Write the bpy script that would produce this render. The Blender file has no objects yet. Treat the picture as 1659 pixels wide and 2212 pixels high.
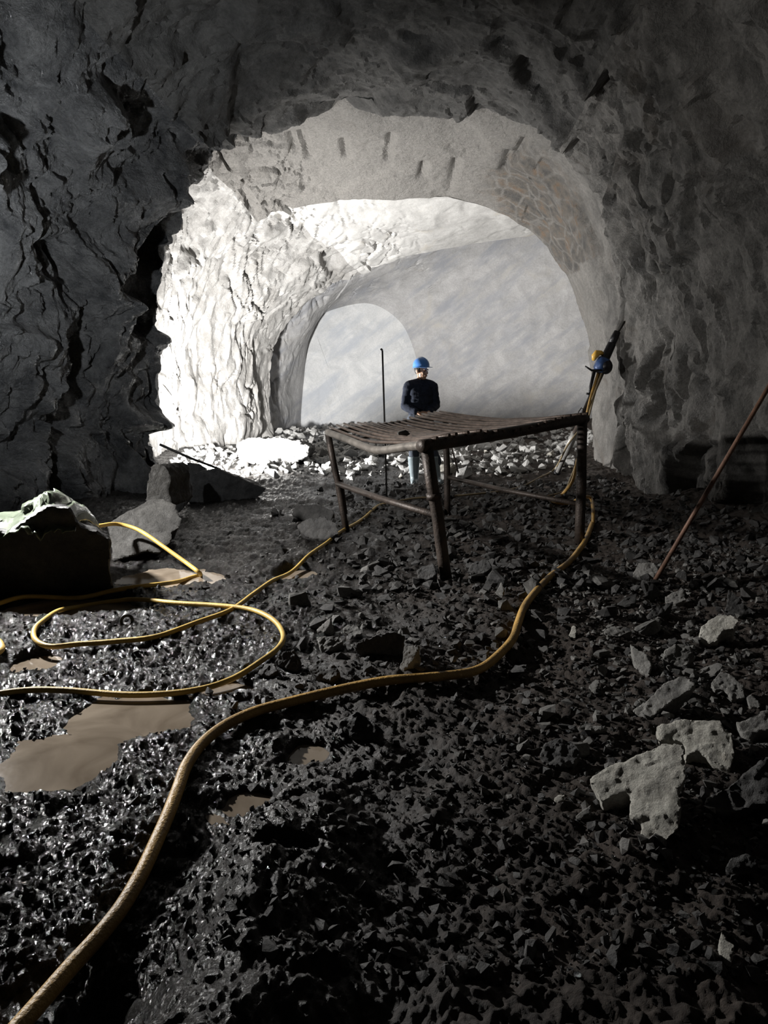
import bpy, bmesh, math, random
import numpy as np
from mathutils import Vector, Matrix, Euler

random.seed(11)
RS = np.random.RandomState(11)
SC = bpy.context.scene
COL = SC.collection
W, H = 1659.0, 2212.0

# ------------------------------------------------------------------ camera
F = 1650.0
CAM_Z = 1.6
PITCH = math.atan((1106 - 800) / F)
cd = bpy.data.cameras.new('camera')
cd.sensor_fit = 'VERTICAL'
cd.sensor_height = 24.0
cd.lens = F / H * 24.0
cd.clip_start = 0.05
cd.clip_end = 100
cam = bpy.data.objects.new('camera', cd)
cam.location = (0, 0, CAM_Z)
cam.rotation_euler = (math.pi / 2 - PITCH, 0, 0)
COL.objects.link(cam)
SC.camera = cam

# ------------------------------------------------------------------ world, lamps, exposure
wd = bpy.data.worlds.new('world')
SC.world = wd
wd.use_nodes = True
wd.node_tree.nodes['Background'].inputs[0].default_value = (0.6, 0.7, 1.0, 1)
wd.node_tree.nodes['Background'].inputs[1].default_value = 0.003


def area_lamp(name, loc, direction, size, power, color, spread=180, shape='DISK'):
    l = bpy.data.lights.new(name, 'AREA')
    l.shape = shape
    l.size = size
    l.energy = power
    l.color = color
    l.spread = math.radians(spread)
    o = bpy.data.objects.new(name, l)
    o.location = loc
    o.rotation_euler = Vector(direction).to_track_quat('-Z', 'Y').to_euler()
    COL.objects.link(o)
    return o


# floodlight standing on the ground behind the rocks at the left wall, aimed at the heading
area_lamp('floodlight_heading', (-2.85, 11.1, 0.42), (0.60, 0.75, 0.33), 0.36, 800, (1.0, 0.985, 0.965), 160)
# floodlight on a stand behind the black boulder, just outside the picture on the left
area_lamp('floodlight_side', (-3.45, 5.75, 1.8), (0.88, -0.40, -0.42), 0.16, 205, (1.0, 0.985, 0.96), 150)
# added fill light, out of view left of the camera, to brighten the left wall
area_lamp('fill_left_wall', (-2.75, 4.5, 1.9), (-0.22, 1.0, 0.46), 0.10, 70, (0.90, 0.95, 1.0), 115)

SC.view_settings.view_transform = 'Standard'
SC.view_settings.look = 'None'
SC.view_settings.exposure = 0.0
SC.view_settings.gamma = 1.0
SC.view_settings.use_curve_mapping = False


# ------------------------------------------------------------------ pixel helpers (authoring)
CP, SP = math.cos(PITCH), math.sin(PITCH)


def ray(px, py):
    u = (px - W / 2) / F
    v = (H / 2 - py) / F
    return Vector((u, CP + v * SP, -SP + v * CP))


def gp(px, py, z=0.0):
    d = ray(px, py)
    t = (z - CAM_Z) / d.z
    return Vector((d.x * t, d.y * t, z))


def at(px, py, Y):
    d = ray(px, py)
    t = Y / d.y
    return Vector((d.x * t, Y, CAM_Z + d.z * t))


# ------------------------------------------------------------------ numpy noise
def _hash(ix, iy, iz, seed):
    h = (ix * 374761393 + iy * 668265263 + iz * 2147483647 + seed * 974634523) & 0xFFFFFFFF
    h = ((h ^ (h >> 13)) * 1274126177) & 0xFFFFFFFF
    h = ((h ^ (h >> 16)) * 2246822519) & 0xFFFFFFFF
    return (h ^ (h >> 15)) & 0xFFFFFFFF


def h01(ix, iy, iz, seed):
    return _hash(ix, iy, iz, seed).astype(np.float64) / 4294967295.0


def vnoise(P, seed=0):
    """value noise in [-1,1], P (n,3)"""
    fl = np.floor(P)
    i = fl.astype(np.int64)
    f = P - fl
    f = f * f * f * (f * (f * 6 - 15) + 10)
    r = 0
    for dx in (0, 1):
        wx = f[:, 0] if dx else 1 - f[:, 0]
        for dy in (0, 1):
            wy = f[:, 1] if dy else 1 - f[:, 1]
            for dz in (0, 1):
                wz = f[:, 2] if dz else 1 - f[:, 2]
                r = r + wx * wy * wz * h01(i[:, 0] + dx, i[:, 1] + dy, i[:, 2] + dz, seed)
    return r * 2 - 1


def fbm(P, oct=4, seed=0, gain=0.5, lac=2.03):
    a, s, r = 1.0, 0.0, 0
    for k in range(oct):
        r = r + a * vnoise(P, seed + k * 17)
        s += a
        a *= gain
        P = P * lac + 3.7
    return r / s


def facets(P, seed=0, tilt=1.0, step=0.5, sharp=26.0):
    """planar facets: each cell of a jittered lattice carries its own tilted plane"""
    fl = np.floor(P)
    i = fl.astype(np.int64)
    n = len(P)
    ds, vs = [], []
    for dx in (-1, 0, 1):
        for dy in (-1, 0, 1):
            for dz in (-1, 0, 1):
                cx, cy, cz = i[:, 0] + dx, i[:, 1] + dy, i[:, 2] + dz
                q = np.stack([cx + h01(cx, cy, cz, seed), cy + h01(cx, cy, cz, seed + 1), cz + h01(cx, cy, cz, seed + 2)], 1)
                r = P - q
                g = np.stack([h01(cx, cy, cz, seed + 3), h01(cx, cy, cz, seed + 4), h01(cx, cy, cz, seed + 5)], 1) * 2 - 1
                v = (r * g).sum(1) * tilt + (h01(cx, cy, cz, seed + 6) * 2 - 1) * step
                ds.append((r * r).sum(1))
                vs.append(v)
    D = np.stack(ds, 0)
    V = np.stack(vs, 0)
    m = D.min(0)
    w = np.exp(-(D - m) * sharp)
    return (w * V).sum(0) / w.sum(0)


def worley(P2, seed=0):
    """2-D F1 distance; P2 (n,2)"""
    fl = np.floor(P2)
    i = fl.astype(np.int64)
    best = np.full(len(P2), 9.0)
    bid = np.zeros(len(P2))
    for dx in (-1, 0, 1):
        for dy in (-1, 0, 1):
            cx, cy = i[:, 0] + dx, i[:, 1] + dy
            z = np.zeros_like(cx)
            qx = cx + h01(cx, cy, z, seed)
            qy = cy + h01(cx, cy, z, seed + 1)
            d = (P2[:, 0] - qx) ** 2 + (P2[:, 1] - qy) ** 2
            k = d < best
            best = np.where(k, d, best)
            bid = np.where(k, h01(cx, cy, z, seed + 2), bid)
    return np.sqrt(best), bid


def sstep(a, b, x):
    t = np.clip((x - a) / (b - a), 0, 1)
    return t * t * (3 - 2 * t)


# ------------------------------------------------------------------ materials
def rock_mat(name, c0, c1, rough=(0.55, 0.9), bump=0.5, bscale=1.0, spec=0.5, stain=None, glint=0.0, pale_tone=None, dry=False, speck=(0.62, 1.15), streak=None, patch=None):
    m = bpy.data.materials.new(name)
    m.use_nodes = True
    nt = m.node_tree
    N, L = nt.nodes, nt.links
    b = N['Principled BSDF']
    tc = N.new('ShaderNodeTexCoord')

    def noise(scale, detail=6, rough_=0.6, dist=0.0):
        n = N.new('ShaderNodeTexNoise')
        n.inputs['Scale'].default_value = scale
        n.inputs['Detail'].default_value = detail
        n.inputs['Roughness'].default_value = rough_
        n.inputs['Distortion'].default_value = dist
        L.new(tc.outputs['Object'], n.inputs['Vector'])
        return n

    def ramp(src, stops):
        r = N.new('ShaderNodeValToRGB')
        e = r.color_ramp.elements
        while len(e) < len(stops):
            e.new(0.5)
        for k, (p, c) in enumerate(stops):
            e[k].position = p
            e[k].color = c if len(c) == 4 else (*c, 1)
        L.new(src, r.inputs[0])
        return r

    n1 = noise(2.3 * bscale, 8, 0.65, 0.6)
    r1 = ramp(n1.outputs['Fac'], [(0.34, c0), (0.66, c1)])
    n2 = noise(34 * bscale, 5, 0.7)
    r2 = ramp(n2.outputs['Fac'], [(0.3, (speck[0],) * 3), (0.7, (speck[1],) * 3)])
    mx = N.new('ShaderNodeMix')
    mx.data_type = 'RGBA'
    mx.blend_type = 'MULTIPLY'
    mx.inputs[0].default_value = 1.0
    L.new(r1.outputs[0], mx.inputs[6])
    L.new(r2.outputs[0], mx.inputs[7])
    out = mx.outputs[2]
    if stain:
        n3 = noise(1.1 * bscale, 5, 0.6, 1.0)
        r3 = ramp(n3.outputs['Fac'], [(0.58, (0, 0, 0)), (0.72, (1, 1, 1))])
        m3 = N.new('ShaderNodeMix')
        m3.data_type = 'RGBA'
        L.new(r3.outputs[0], m3.inputs[0])
        L.new(out, m3.inputs[6])
        m3.inputs[7].default_value = (*stain, 1)
        out = m3.outputs[2]
    if streak:
        mpn = N.new('ShaderNodeMapping')
        mpn.vector_type = 'TEXTURE'
        mpn.inputs['Rotation'].default_value = (0, math.radians(-38), 0)
        mpn.inputs['Scale'].default_value = (1.6, 1.6, 0.36)
        L.new(tc.outputs['Object'], mpn.inputs[0])
        ns = N.new('ShaderNodeTexNoise')
        ns.inputs['Scale'].default_value = 1.1
        ns.inputs['Detail'].default_value = 8
        ns.inputs['Roughness'].default_value = 0.65
        L.new(mpn.outputs[0], ns.inputs['Vector'])
        rs_ = ramp(ns.outputs['Fac'], [(0.48, (0, 0, 0)), (0.64, (1, 1, 1))])
        ms = N.new('ShaderNodeMix')
        ms.data_type = 'RGBA'
        L.new(rs_.outputs[0], ms.inputs[0])
        L.new(out, ms.inputs[6])
        ms.inputs[7].default_value = (*streak, 1)
        out = ms.outputs[2]
    if pale_tone:
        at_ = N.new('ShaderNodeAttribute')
        at_.attribute_name = 'pale_tone'
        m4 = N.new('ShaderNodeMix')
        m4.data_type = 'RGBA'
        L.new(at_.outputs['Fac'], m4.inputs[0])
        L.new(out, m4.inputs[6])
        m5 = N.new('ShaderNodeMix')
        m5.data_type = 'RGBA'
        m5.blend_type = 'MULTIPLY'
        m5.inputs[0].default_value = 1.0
        m5.inputs[6].default_value = (*pale_tone, 1)
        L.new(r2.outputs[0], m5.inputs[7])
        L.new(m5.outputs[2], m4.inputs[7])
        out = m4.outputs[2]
    if patch:
        ap = N.new('ShaderNodeAttribute')
        ap.attribute_name = 'patch'
        vp = N.new('ShaderNodeTexVoronoi')
        vp.feature = 'DISTANCE_TO_EDGE'
        vp.inputs['Scale'].default_value = 3.0
        L.new(tc.outputs['Object'], vp.inputs['Vector'])
        rp_ = ramp(vp.outputs['Distance'], [(0.0, (0.25, 0.25, 0.25)), (0.09, (1, 1, 1))])
        mm = N.new('ShaderNodeMath')
        mm.operation = 'MULTIPLY'
        L.new(ap.outputs['Fac'], mm.inputs[0])
        L.new(rp_.outputs[0], mm.inputs[1])
        np_ = noise(5.0, 4, 0.6)
        rc = ramp(np_.outputs['Fac'], [(0.36, (0.05, 0.047, 0.044)), (0.54, (0.10, 0.088, 0.074)), (0.68, (0.125, 0.083, 0.052))])
        mq = N.new('ShaderNodeMix')
        mq.data_type = 'RGBA'
        L.new(mm.outputs[0], mq.inputs[0])
        L.new(out, mq.inputs[6])
        L.new(rc.outputs[0], mq.inputs[7])
        out = mq.outputs[2]
    L.new(out, b.inputs['Base Color'])
    rr = ramp(noise(6 * bscale, 6, 0.7).outputs['Fac'], [(0.35, (rough[0],) * 3), (0.65, (rough[1],) * 3)])
    rout = rr.outputs[0]
    if glint > 0:
        vg = N.new('ShaderNodeTexVoronoi')
        vg.inputs['Scale'].default_value = 90 * bscale
        L.new(tc.outputs['Object'], vg.inputs['Vector'])
        rg = ramp(vg.outputs['Color'], [(0.6, (1, 1, 1)), (0.75, (0.25,) * 3)])
        mg = N.new('ShaderNodeMath')
        mg.operation = 'MULTIPLY'
        L.new(rout, mg.inputs[0])
        L.new(rg.outputs[0], mg.inputs[1])
        rout = mg.outputs[0]
    if dry:
        ad = N.new('ShaderNodeAttribute')
        ad.attribute_name = 'dry'
        md = N.new('ShaderNodeMix')
        md.data_type = 'FLOAT'
        L.new(ad.outputs['Fac'], md.inputs[0])
        L.new(rout, md.inputs[2])
        md.inputs[3].default_value = 0.85
        rout = md.outputs[0]
        mc = N.new('ShaderNodeMix')
        mc.data_type = 'RGBA'
        mc.blend_type = 'MULTIPLY'
        L.new(ad.outputs['Fac'], mc.inputs[0])
        L.new(out, mc.inputs[6])
        mc.inputs[7].default_value = (3.1, 2.7, 2.4, 1)
        L.new(mc.outputs[2], b.inputs['Base Color'])
    L.new(rout, b.inputs['Roughness'])
    b.inputs['Specular IOR Level'].default_value = spec
    nb1 = noise(11 * bscale, 10, 0.68, 0.3)
    nb2 = noise(70 * bscale, 6, 0.7)
    add = N.new('ShaderNodeMath')
    add.operation = 'MULTIPLY_ADD'
    add.inputs[1].default_value = 0.28
    L.new(nb2.outputs['Fac'], add.inputs[0])
    L.new(nb1.outputs['Fac'], add.inputs[2])
    bp = N.new('ShaderNodeBump')
    bp.inputs['Strength'].default_value = bump
    bp.inputs['Distance'].default_value = 0.06 / bscale
    L.new(add.outputs[0], bp.inputs['Height'])
    L.new(bp.outputs[0], b.inputs['Normal'])
    return m


def plain(name, col, rough=0.6, metal=0.0, spec=0.5, var=0.35, vscale=12, bump=0.0, bscale=40, coat=0.0):
    m = bpy.data.materials.new(name)
    m.use_nodes = True
    nt = m.node_tree
    N, L = nt.nodes, nt.links
    b = N['Principled BSDF']
    tc = N.new('ShaderNodeTexCoord')
    n = N.new('ShaderNodeTexNoise')
    n.inputs['Scale'].default_value = vscale
    n.inputs['Detail'].default_value = 6
    L.new(tc.outputs['Object'], n.inputs['Vector'])
    r = N.new('ShaderNodeValToRGB')
    e = r.color_ramp.elements
    e[0].position, e[1].position = 0.3, 0.7
    e[0].color = (*[c * (1 - var) for c in col], 1)
    e[1].color = (*[min(1, c * (1 + var)) for c in col], 1)
    L.new(n.outputs['Fac'], r.inputs[0])
    L.new(r.outputs[0], b.inputs['Base Color'])
    b.inputs['Roughness'].default_value = rough
    b.inputs['Metallic'].default_value = metal
    b.inputs['Specular IOR Level'].default_value = spec
    b.inputs['Coat Weight'].default_value = coat
    if bump:
        n2 = N.new('ShaderNodeTexNoise')
        n2.inputs['Scale'].default_value = bscale
        n2.inputs['Detail'].default_value = 5
        L.new(tc.outputs['Object'], n2.inputs['Vector'])
        bp = N.new('ShaderNodeBump')
        bp.inputs['Strength'].default_value = bump
        bp.inputs['Distance'].default_value = 0.01
        L.new(n2.outputs['Fac'], bp.inputs['Height'])
        L.new(bp.outputs[0], b.inputs['Normal'])
    return m


M = {
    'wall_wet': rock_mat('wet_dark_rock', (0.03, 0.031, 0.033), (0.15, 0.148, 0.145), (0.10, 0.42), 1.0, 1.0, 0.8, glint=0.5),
    'wall_dry': rock_mat('grey_wall_rock', (0.075, 0.072, 0.067), (0.21, 0.20, 0.185), (0.4, 0.9), 0.8, 1.0, 0.45, stain=(0.09, 0.078, 0.066), pale_tone=(0.225, 0.213, 0.196), patch=True),
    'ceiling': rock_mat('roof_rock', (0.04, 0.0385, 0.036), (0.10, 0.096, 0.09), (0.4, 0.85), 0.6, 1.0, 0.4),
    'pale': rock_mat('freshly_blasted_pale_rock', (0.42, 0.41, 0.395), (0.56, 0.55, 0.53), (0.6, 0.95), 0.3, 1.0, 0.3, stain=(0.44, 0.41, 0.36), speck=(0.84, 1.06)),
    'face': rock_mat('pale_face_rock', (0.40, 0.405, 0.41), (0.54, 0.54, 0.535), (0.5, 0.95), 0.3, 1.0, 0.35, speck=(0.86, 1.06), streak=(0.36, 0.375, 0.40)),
    'left_pale': rock_mat('pale_slabby_rock', (0.26, 0.25, 0.235), (0.42, 0.41, 0.395), (0.6, 0.95), 0.5, 1.0, 0.3, speck=(0.8, 1.08)),
    'mud': rock_mat('wet_black_mud', (0.008, 0.007, 0.0064), (0.023, 0.0205, 0.0188), (0.06, 0.28), 0.8, 3.0, 0.38, glint=0.3, dry=True),
    'rubble': rock_mat('dark_rubble', (0.026, 0.025, 0.0245), (0.085, 0.081, 0.077), (0.35, 0.85), 0.6, 3.0, 0.45),
    'stone': rock_mat('grey_broken_stone', (0.10, 0.098, 0.092), (0.20, 0.192, 0.178), (0.5, 0.9), 0.5, 3.0, 0.4),
    'stone_pale': rock_mat('pale_broken_stone', (0.30, 0.285, 0.25), (0.46, 0.44, 0.39), (0.6, 0.95), 0.5, 3.0, 0.35, stain=(0.22, 0.20, 0.165)),
    'stone_white': rock_mat('white_broken_stone', (0.28, 0.275, 0.265), (0.46, 0.455, 0.44), (0.6, 0.95), 0.4, 2.0, 0.35),
    'steel': plain('rusty_steel', (0.060, 0.046, 0.038), 0.5, 0.35, 0.5, 0.5, 9, 0.4, 60),
    'steel_bright': plain('worn_steel_tube', (0.24, 0.215, 0.19), 0.45, 0.5, 0.5, 0.4, 9, 0.3, 60),
    'rod': plain('rusty_drill_rod', (0.16, 0.085, 0.055), 0.6, 0.2, 0.5, 0.4, 14, 0.3, 60),
    'rod_dark': plain('dark_drill_rod', (0.035, 0.032, 0.03), 0.5, 0.3, 0.5, 0.3, 14),
    'hose': plain('yellow_rubber_hose', (0.60, 0.40, 0.095), 0.5, 0.0, 0.5, 0.3, 6, 0.25, 120),
    'hose_mud': plain('muddy_ochre_hose', (0.46, 0.275, 0.075), 0.45, 0.0, 0.5, 0.45, 5, 0.5, 90),
    'hose_thin': plain('dull_tan_hose', (0.26, 0.20, 0.115), 0.6, 0.0, 0.4, 0.3, 6),
    'skin': plain('skin', (0.50, 0.30, 0.20), 0.5, 0.0, 0.4, 0.1, 20),
    'hair': plain('black_hair', (0.010, 0.009, 0.008), 0.55, 0.0, 0.4, 0.2, 60),
    'sweater': plain('navy_black_knit', (0.022, 0.027, 0.042), 0.9, 0.0, 0.2, 0.3, 30, 0.5, 160),
    'collar': plain('cream_collar_edge', (0.62, 0.58, 0.5), 0.8, 0.0, 0.3, 0.1, 20),
    'trousers': plain('grey_blue_trousers', (0.055, 0.065, 0.085), 0.85, 0.0, 0.3, 0.25, 25, 0.3, 90),
    'boot': plain('grey_rubber_boot', (0.25, 0.30, 0.32), 0.35, 0.0, 0.5, 0.15, 12),
    'helmet': plain('blue_helmet_plastic', (0.09, 0.26, 0.66), 0.3, 0.0, 0.5, 0.06, 5, coat=0.3),
    'drill_blue': plain('blue_drill_paint', (0.035, 0.075, 0.19), 0.4, 0.2, 0.5, 0.35, 20),
    'drill_yellow': plain('yellow_drill_paint', (0.72, 0.42, 0.07), 0.4, 0.0, 0.5, 0.2, 20),
    'drill_black': plain('oily_black_metal', (0.02, 0.02, 0.023), 0.35, 0.4, 0.5, 0.4, 20, 0.4, 60),
    'alu': plain('dull_grey_tube', (0.42, 0.41, 0.39), 0.4, 0.5, 0.5, 0.2, 14),
    'tarp': plain('green_plastic_sheet', (0.12, 0.14, 0.105), 0.2, 0.0, 0.6, 0.25, 6, 0.2, 30, coat=0.3),
    'paper': plain('pale_cloth_scrap', (0.7, 0.69, 0.66), 0.8, 0.0, 0.3, 0.1, 20),
    'ring': plain('black_rubber_ring', (0.012, 0.012, 0.012), 0.4, 0.0, 0.5, 0.2, 20),
}


def water_mat():
    m = bpy.data.materials.new('muddy_water')
    m.use_nodes = True
    nt = m.node_tree
    N, L = nt.nodes, nt.links
    b = N['Principled BSDF']
    tc = N.new('ShaderNodeTexCoord')
    n = N.new('ShaderNodeTexNoise')
    n.inputs['Scale'].default_value = 2.5
    n.inputs['Detail'].default_value = 5
    n.inputs['Distortion'].default_value = 1.2
    L.new(tc.outputs['Object'], n.inputs['Vector'])
    r = N.new('ShaderNodeValToRGB')
    e = r.color_ramp.elements
    e[0].position, e[1].position = 0.35, 0.65
    e[0].color = (0.17, 0.135, 0.10, 1)
    e[1].color = (0.32, 0.265, 0.205, 1)
    L.new(n.outputs['Fac'], r.inputs[0])
    L.new(r.outputs[0], b.inputs['Base Color'])
    b.inputs['Roughness'].default_value = 0.09
    b.inputs['IOR'].default_value = 1.33
    n2 = N.new('ShaderNodeTexNoise')
    n2.inputs['Scale'].default_value = 9
    n2.inputs['Detail'].default_value = 3
    L.new(tc.outputs['Object'], n2.inputs['Vector'])
    bp = N.new('ShaderNodeBump')
    bp.inputs['Strength'].default_value = 0.06
    bp.inputs['Distance'].default_value = 0.02
    L.new(n2.outputs['Fac'], bp.inputs['Height'])
    L.new(bp.outputs[0], b.inputs['Normal'])
    return m


M['water'] = water_mat()
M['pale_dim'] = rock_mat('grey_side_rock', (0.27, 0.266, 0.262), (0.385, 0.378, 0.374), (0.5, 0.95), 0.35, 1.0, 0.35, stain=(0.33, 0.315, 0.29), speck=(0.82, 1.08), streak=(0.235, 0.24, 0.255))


# ------------------------------------------------------------------ object helpers
def tag(o, label=None, cat=None, group=None, kind=None):
    if label:
        o['label'] = label
    if cat:
        o['category'] = cat
    if group:
        o['group'] = group
    if kind:
        o['kind'] = kind
    return o


def mesh_np(name, V, faces, smooth=False):
    """V (n,3); faces: (m,k) array or list of arrays with one k each"""
    if isinstance(faces, np.ndarray):
        faces = [faces]
    me = bpy.data.meshes.new(name)
    V = np.ascontiguousarray(V, dtype=np.float32)
    me.vertices.add(len(V))
    me.vertices.foreach_set('co', V.ravel())
    nl = sum(f.size for f in faces)
    nf = sum(len(f) for f in faces)
    me.loops.add(nl)
    me.loops.foreach_set('vertex_index', np.concatenate([f.ravel() for f in faces]).astype(np.int32))
    me.polygons.add(nf)
    st, off = [], 0
    for f in faces:
        st.append(off + np.arange(len(f)) * f.shape[1])
        off += f.size
    me.polygons.foreach_set('loop_start', np.concatenate(st).astype(np.int32))
    me.polygons.foreach_set('use_smooth', np.full(nf, smooth))
    me.update(calc_edges=True)
    me.validate()
    return me


def link(name, me, mat=None, parent=None, loc=None):
    o = bpy.data.objects.new(name, me)
    COL.objects.link(o)
    if mat is not None and me is not None:
        if len(me.materials) == 0:
            me.materials.append(mat)
    if parent is not None:
        o.parent = parent
    if loc is not None:
        o.location = loc
    return o


def empty(name, loc=(0, 0, 0), rz=0.0):
    o = bpy.data.objects.new(name, None)
    o.empty_display_size = 0.1
    o.location = loc
    o.rotation_euler = (0, 0, rz)
    COL.objects.link(o)
    return o


class MB:
    """collects primitive pieces into one mesh"""

    def __init__(self):
        self.v, self.f3, self.f4, self.n = [], [], [], 0

    def add(self, V, f3=None, f4=None):
        V = np.asarray(V, float)
        self.v.append(V)
        if f3 is not None and len(f3):
            self.f3.append(np.asarray(f3) + self.n)
        if f4 is not None and len(f4):
            self.f4.append(np.asarray(f4) + self.n)
        self.n += len(V)

    def mesh(self, name, smooth=True):
        fs = []
        if self.f3:
            fs.append(np.concatenate(self.f3))
        if self.f4:
            fs.append(np.concatenate(self.f4))
        return mesh_np(name, np.concatenate(self.v), fs, smooth)

    def tube(self, pts, r, seg=10, cap=True):
        pts = np.asarray([tuple(p) for p in pts], float)
        n = len(pts)
        rad = np.full(n, r) if np.isscalar(r) else np.asarray(r, float)
        t = np.gradient(pts, axis=0)
        t /= np.linalg.norm(t, axis=1)[:, None] + 1e-12
        up = np.array([0, 0, 1.0]) if abs(t[0][2]) < 0.9 else np.array([1.0, 0, 0])
        a = np.cross(t[0], up)
        a /= np.linalg.norm(a)
        V = []
        ang = np.arange(seg) * 2 * math.pi / seg
        for k in range(n):
            a = a - t[k] * a.dot(t[k])
            a /= np.linalg.norm(a)
            b = np.cross(t[k], a)
            V.append(pts[k] + rad[k] * (np.cos(ang)[:, None] * a + np.sin(ang)[:, None] * b))
        V = np.concatenate(V)
        i = np.arange(n - 1)[:, None] * seg
        j = np.arange(seg)[None, :]
        j2 = (j + 1) % seg
        q = np.stack([i + j, i + j2, i + seg + j2, i + seg + j], -1).reshape(-1, 4)
        f3 = []
        if cap:
            V = np.concatenate([V, pts[:1], pts[-1:]])
            c0, c1 = n * seg, n * seg + 1
            for s in range(seg):
                f3.append((c0, (s + 1) % seg, s))
                f3.append((c1, (n - 1) * seg + s, (n - 1) * seg + (s + 1) % seg))
        self.add(V, f3, q)
        return self

    def box(self, c, s, R=None):
        s = np.asarray(s, float) / 2
        V = np.array([[x, y, z] for x in (-1, 1) for y in (-1, 1) for z in (-1, 1)], float) * s
        if R is not None:
            V = V @ np.array(R).T
        self.add(V + np.asarray(c, float), None, [(0, 1, 3, 2), (4, 6, 7, 5), (0, 4, 5, 1), (2, 3, 7, 6), (0, 2, 6, 4), (1, 5, 7, 3)])
        return self

    def ball(self, c, r, R=None, nu=14, nv=9):
        r = np.array([r, r, r], float) if np.isscalar(r) else np.asarray(r, float)
        V = [[0, 0, 1.0]]
        for k in range(1, nv):
            th = math.pi * k / nv
            for s in range(nu):
                ph = 2 * math.pi * s / nu
                V.append([math.sin(th) * math.cos(ph), math.sin(th) * math.sin(ph), math.cos(th)])
        V.append([0, 0, -1.0])
        V = np.array(V) * r
        if R is not None:
            V = V @ np.array(R).T
        f3, f4 = [], []
        for s in range(nu):
            s2 = (s + 1) % nu
            f3.append((0, 1 + s, 1 + s2))
            for k in range(nv - 2):
                a = 1 + k * nu
                f4.append((a + s, a + nu + s, a + nu + s2, a + s2))
            a = 1 + (nv - 2) * nu
            f3.append((len(V) - 1, a + s2, a + s))
        self.add(V + np.asarray(c, float), f3, f4)
        return self

    def capsule(self, p0, p1, r0, r1, seg=12):
        p0, p1 = np.asarray(p0, float), np.asarray(p1, float)
        d = p1 - p0
        L = np.linalg.norm(d)
        d = d / (L + 1e-9)
        pts, rad = [], []
        for k in range(1, 5):
            a = math.pi / 2 * (1 - k / 4.0)
            pts.append(p0 - d * r0 * math.sin(a))
            rad.append(max(1e-4, r0 * math.cos(a)))
        for k in range(0, 4):
            a = math.pi / 2 * (k / 4.0)
            pts.append(p1 + d * (r1 * math.sin(a) + 1e-4))
            rad.append(max(1e-4, r1 * math.cos(a)))
        self.tube(pts, rad, seg)
        return self


def remesh(me, voxel, smooth_iter=0, name=None):
    o = bpy.data.objects.new('tmp', me)
    COL.objects.link(o)
    m = o.modifiers.new('r', 'REMESH')
    m.mode = 'VOXEL'
    m.voxel_size = voxel
    if smooth_iter:
        s = o.modifiers.new('s', 'SMOOTH')
        s.factor = 0.5
        s.iterations = smooth_iter
    dg = bpy.context.evaluated_depsgraph_get()
    out = bpy.data.meshes.new_from_object(o.evaluated_get(dg))
    bpy.data.objects.remove(o)
    if name:
        out.name = name
    return out


def get_v(me):
    a = np.empty(len(me.vertices) * 3, np.float32)
    me.vertices.foreach_get('co', a)
    return a.reshape(-1, 3).astype(float)


def get_n(me):
    a = np.empty(len(me.vertices) * 3, np.float32)
    me.vertex_normals.foreach_get('vector', a)
    return a.reshape(-1, 3).astype(float)


def set_v(me, V):
    me.vertices.foreach_set('co', np.ascontiguousarray(V, np.float32).ravel())
    me.update()


def catmull(pts, step=0.02):
    P = [Vector(p) for p in pts]
    P = [P[0] * 2 - P[1]] + P + [P[-1] * 2 - P[-2]]
    out = []
    for k in range(1, len(P) - 2):
        a, b, c, d = P[k - 1], P[k], P[k + 1], P[k + 2]
        n = max(2, int((c - b).length / step))
        for s in range(n):
            t = s / n
            out.append(0.5 * ((2 * b) + (c - a) * t + (2 * a - 5 * b + 4 * c - d) * t * t + (3 * b - a - 3 * c + d) * t ** 3))
    out.append(P[-2])
    return out


# ------------------------------------------------------------------ ground height
PUD = []  # (cx, cy, rx, ry, rot, seed)


def puddle_px(px0, py0, px1, py1, shrink=1.0, rot=0.0):
    a = gp((px0 + px1) / 2, py0)
    b = gp((px0 + px1) / 2, py1)
    cy = (a.y + b.y) / 2
    ry = abs(a.y - b.y) / 2
    pm = (py0 + py1) / 2
    l, r = gp(px0, pm), gp(px1, pm)
    PUD.append(((l.x + r.x) / 2, cy, abs(r.x - l.x) / 2 * shrink, ry * shrink, rot))


puddle_px(120, 1500, 460, 1610)         # 0 big brown puddle, upper lobe
puddle_px(-60, 1580, 260, 1730)         # 1 big brown puddle, lower lobe
puddle_px(250, 1222, 500, 1275)         # 2 pool below the slab
puddle_px(580, 1232, 690, 1262)         # 3 small pool beside the hose
puddle_px(618, 1612, 705, 1665)         # 4 tiny pool right of thick hose
puddle_px(545, 1872, 700, 1935)         # 5 pool at the ridge
puddle_px(-60, 1292, 300, 1350)         # 6 film of water at the left
puddle_px(470, 1710, 620, 1790)         # 7 faint pool
puddle_px(430, 1478, 560, 1520)         # 8 strip beside hose
puddle_px(20, 1420, 120, 1470)          # 9


def puddle_mask(x, y):
    m = np.zeros_like(x)
    P = np.stack([x * 3.2, y * 3.2, np.zeros_like(x)], 1)
    jit = fbm(P, 3, 91) * 0.42
    for (cx, cy, rx, ry, rot) in PUD:
        d = np.sqrt(((x - cx) / rx) ** 2 + ((y - cy) / ry) ** 2) + jit
        m = np.maximum(m, 1 - sstep(0.60, 1.12, d))
    return m


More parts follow.
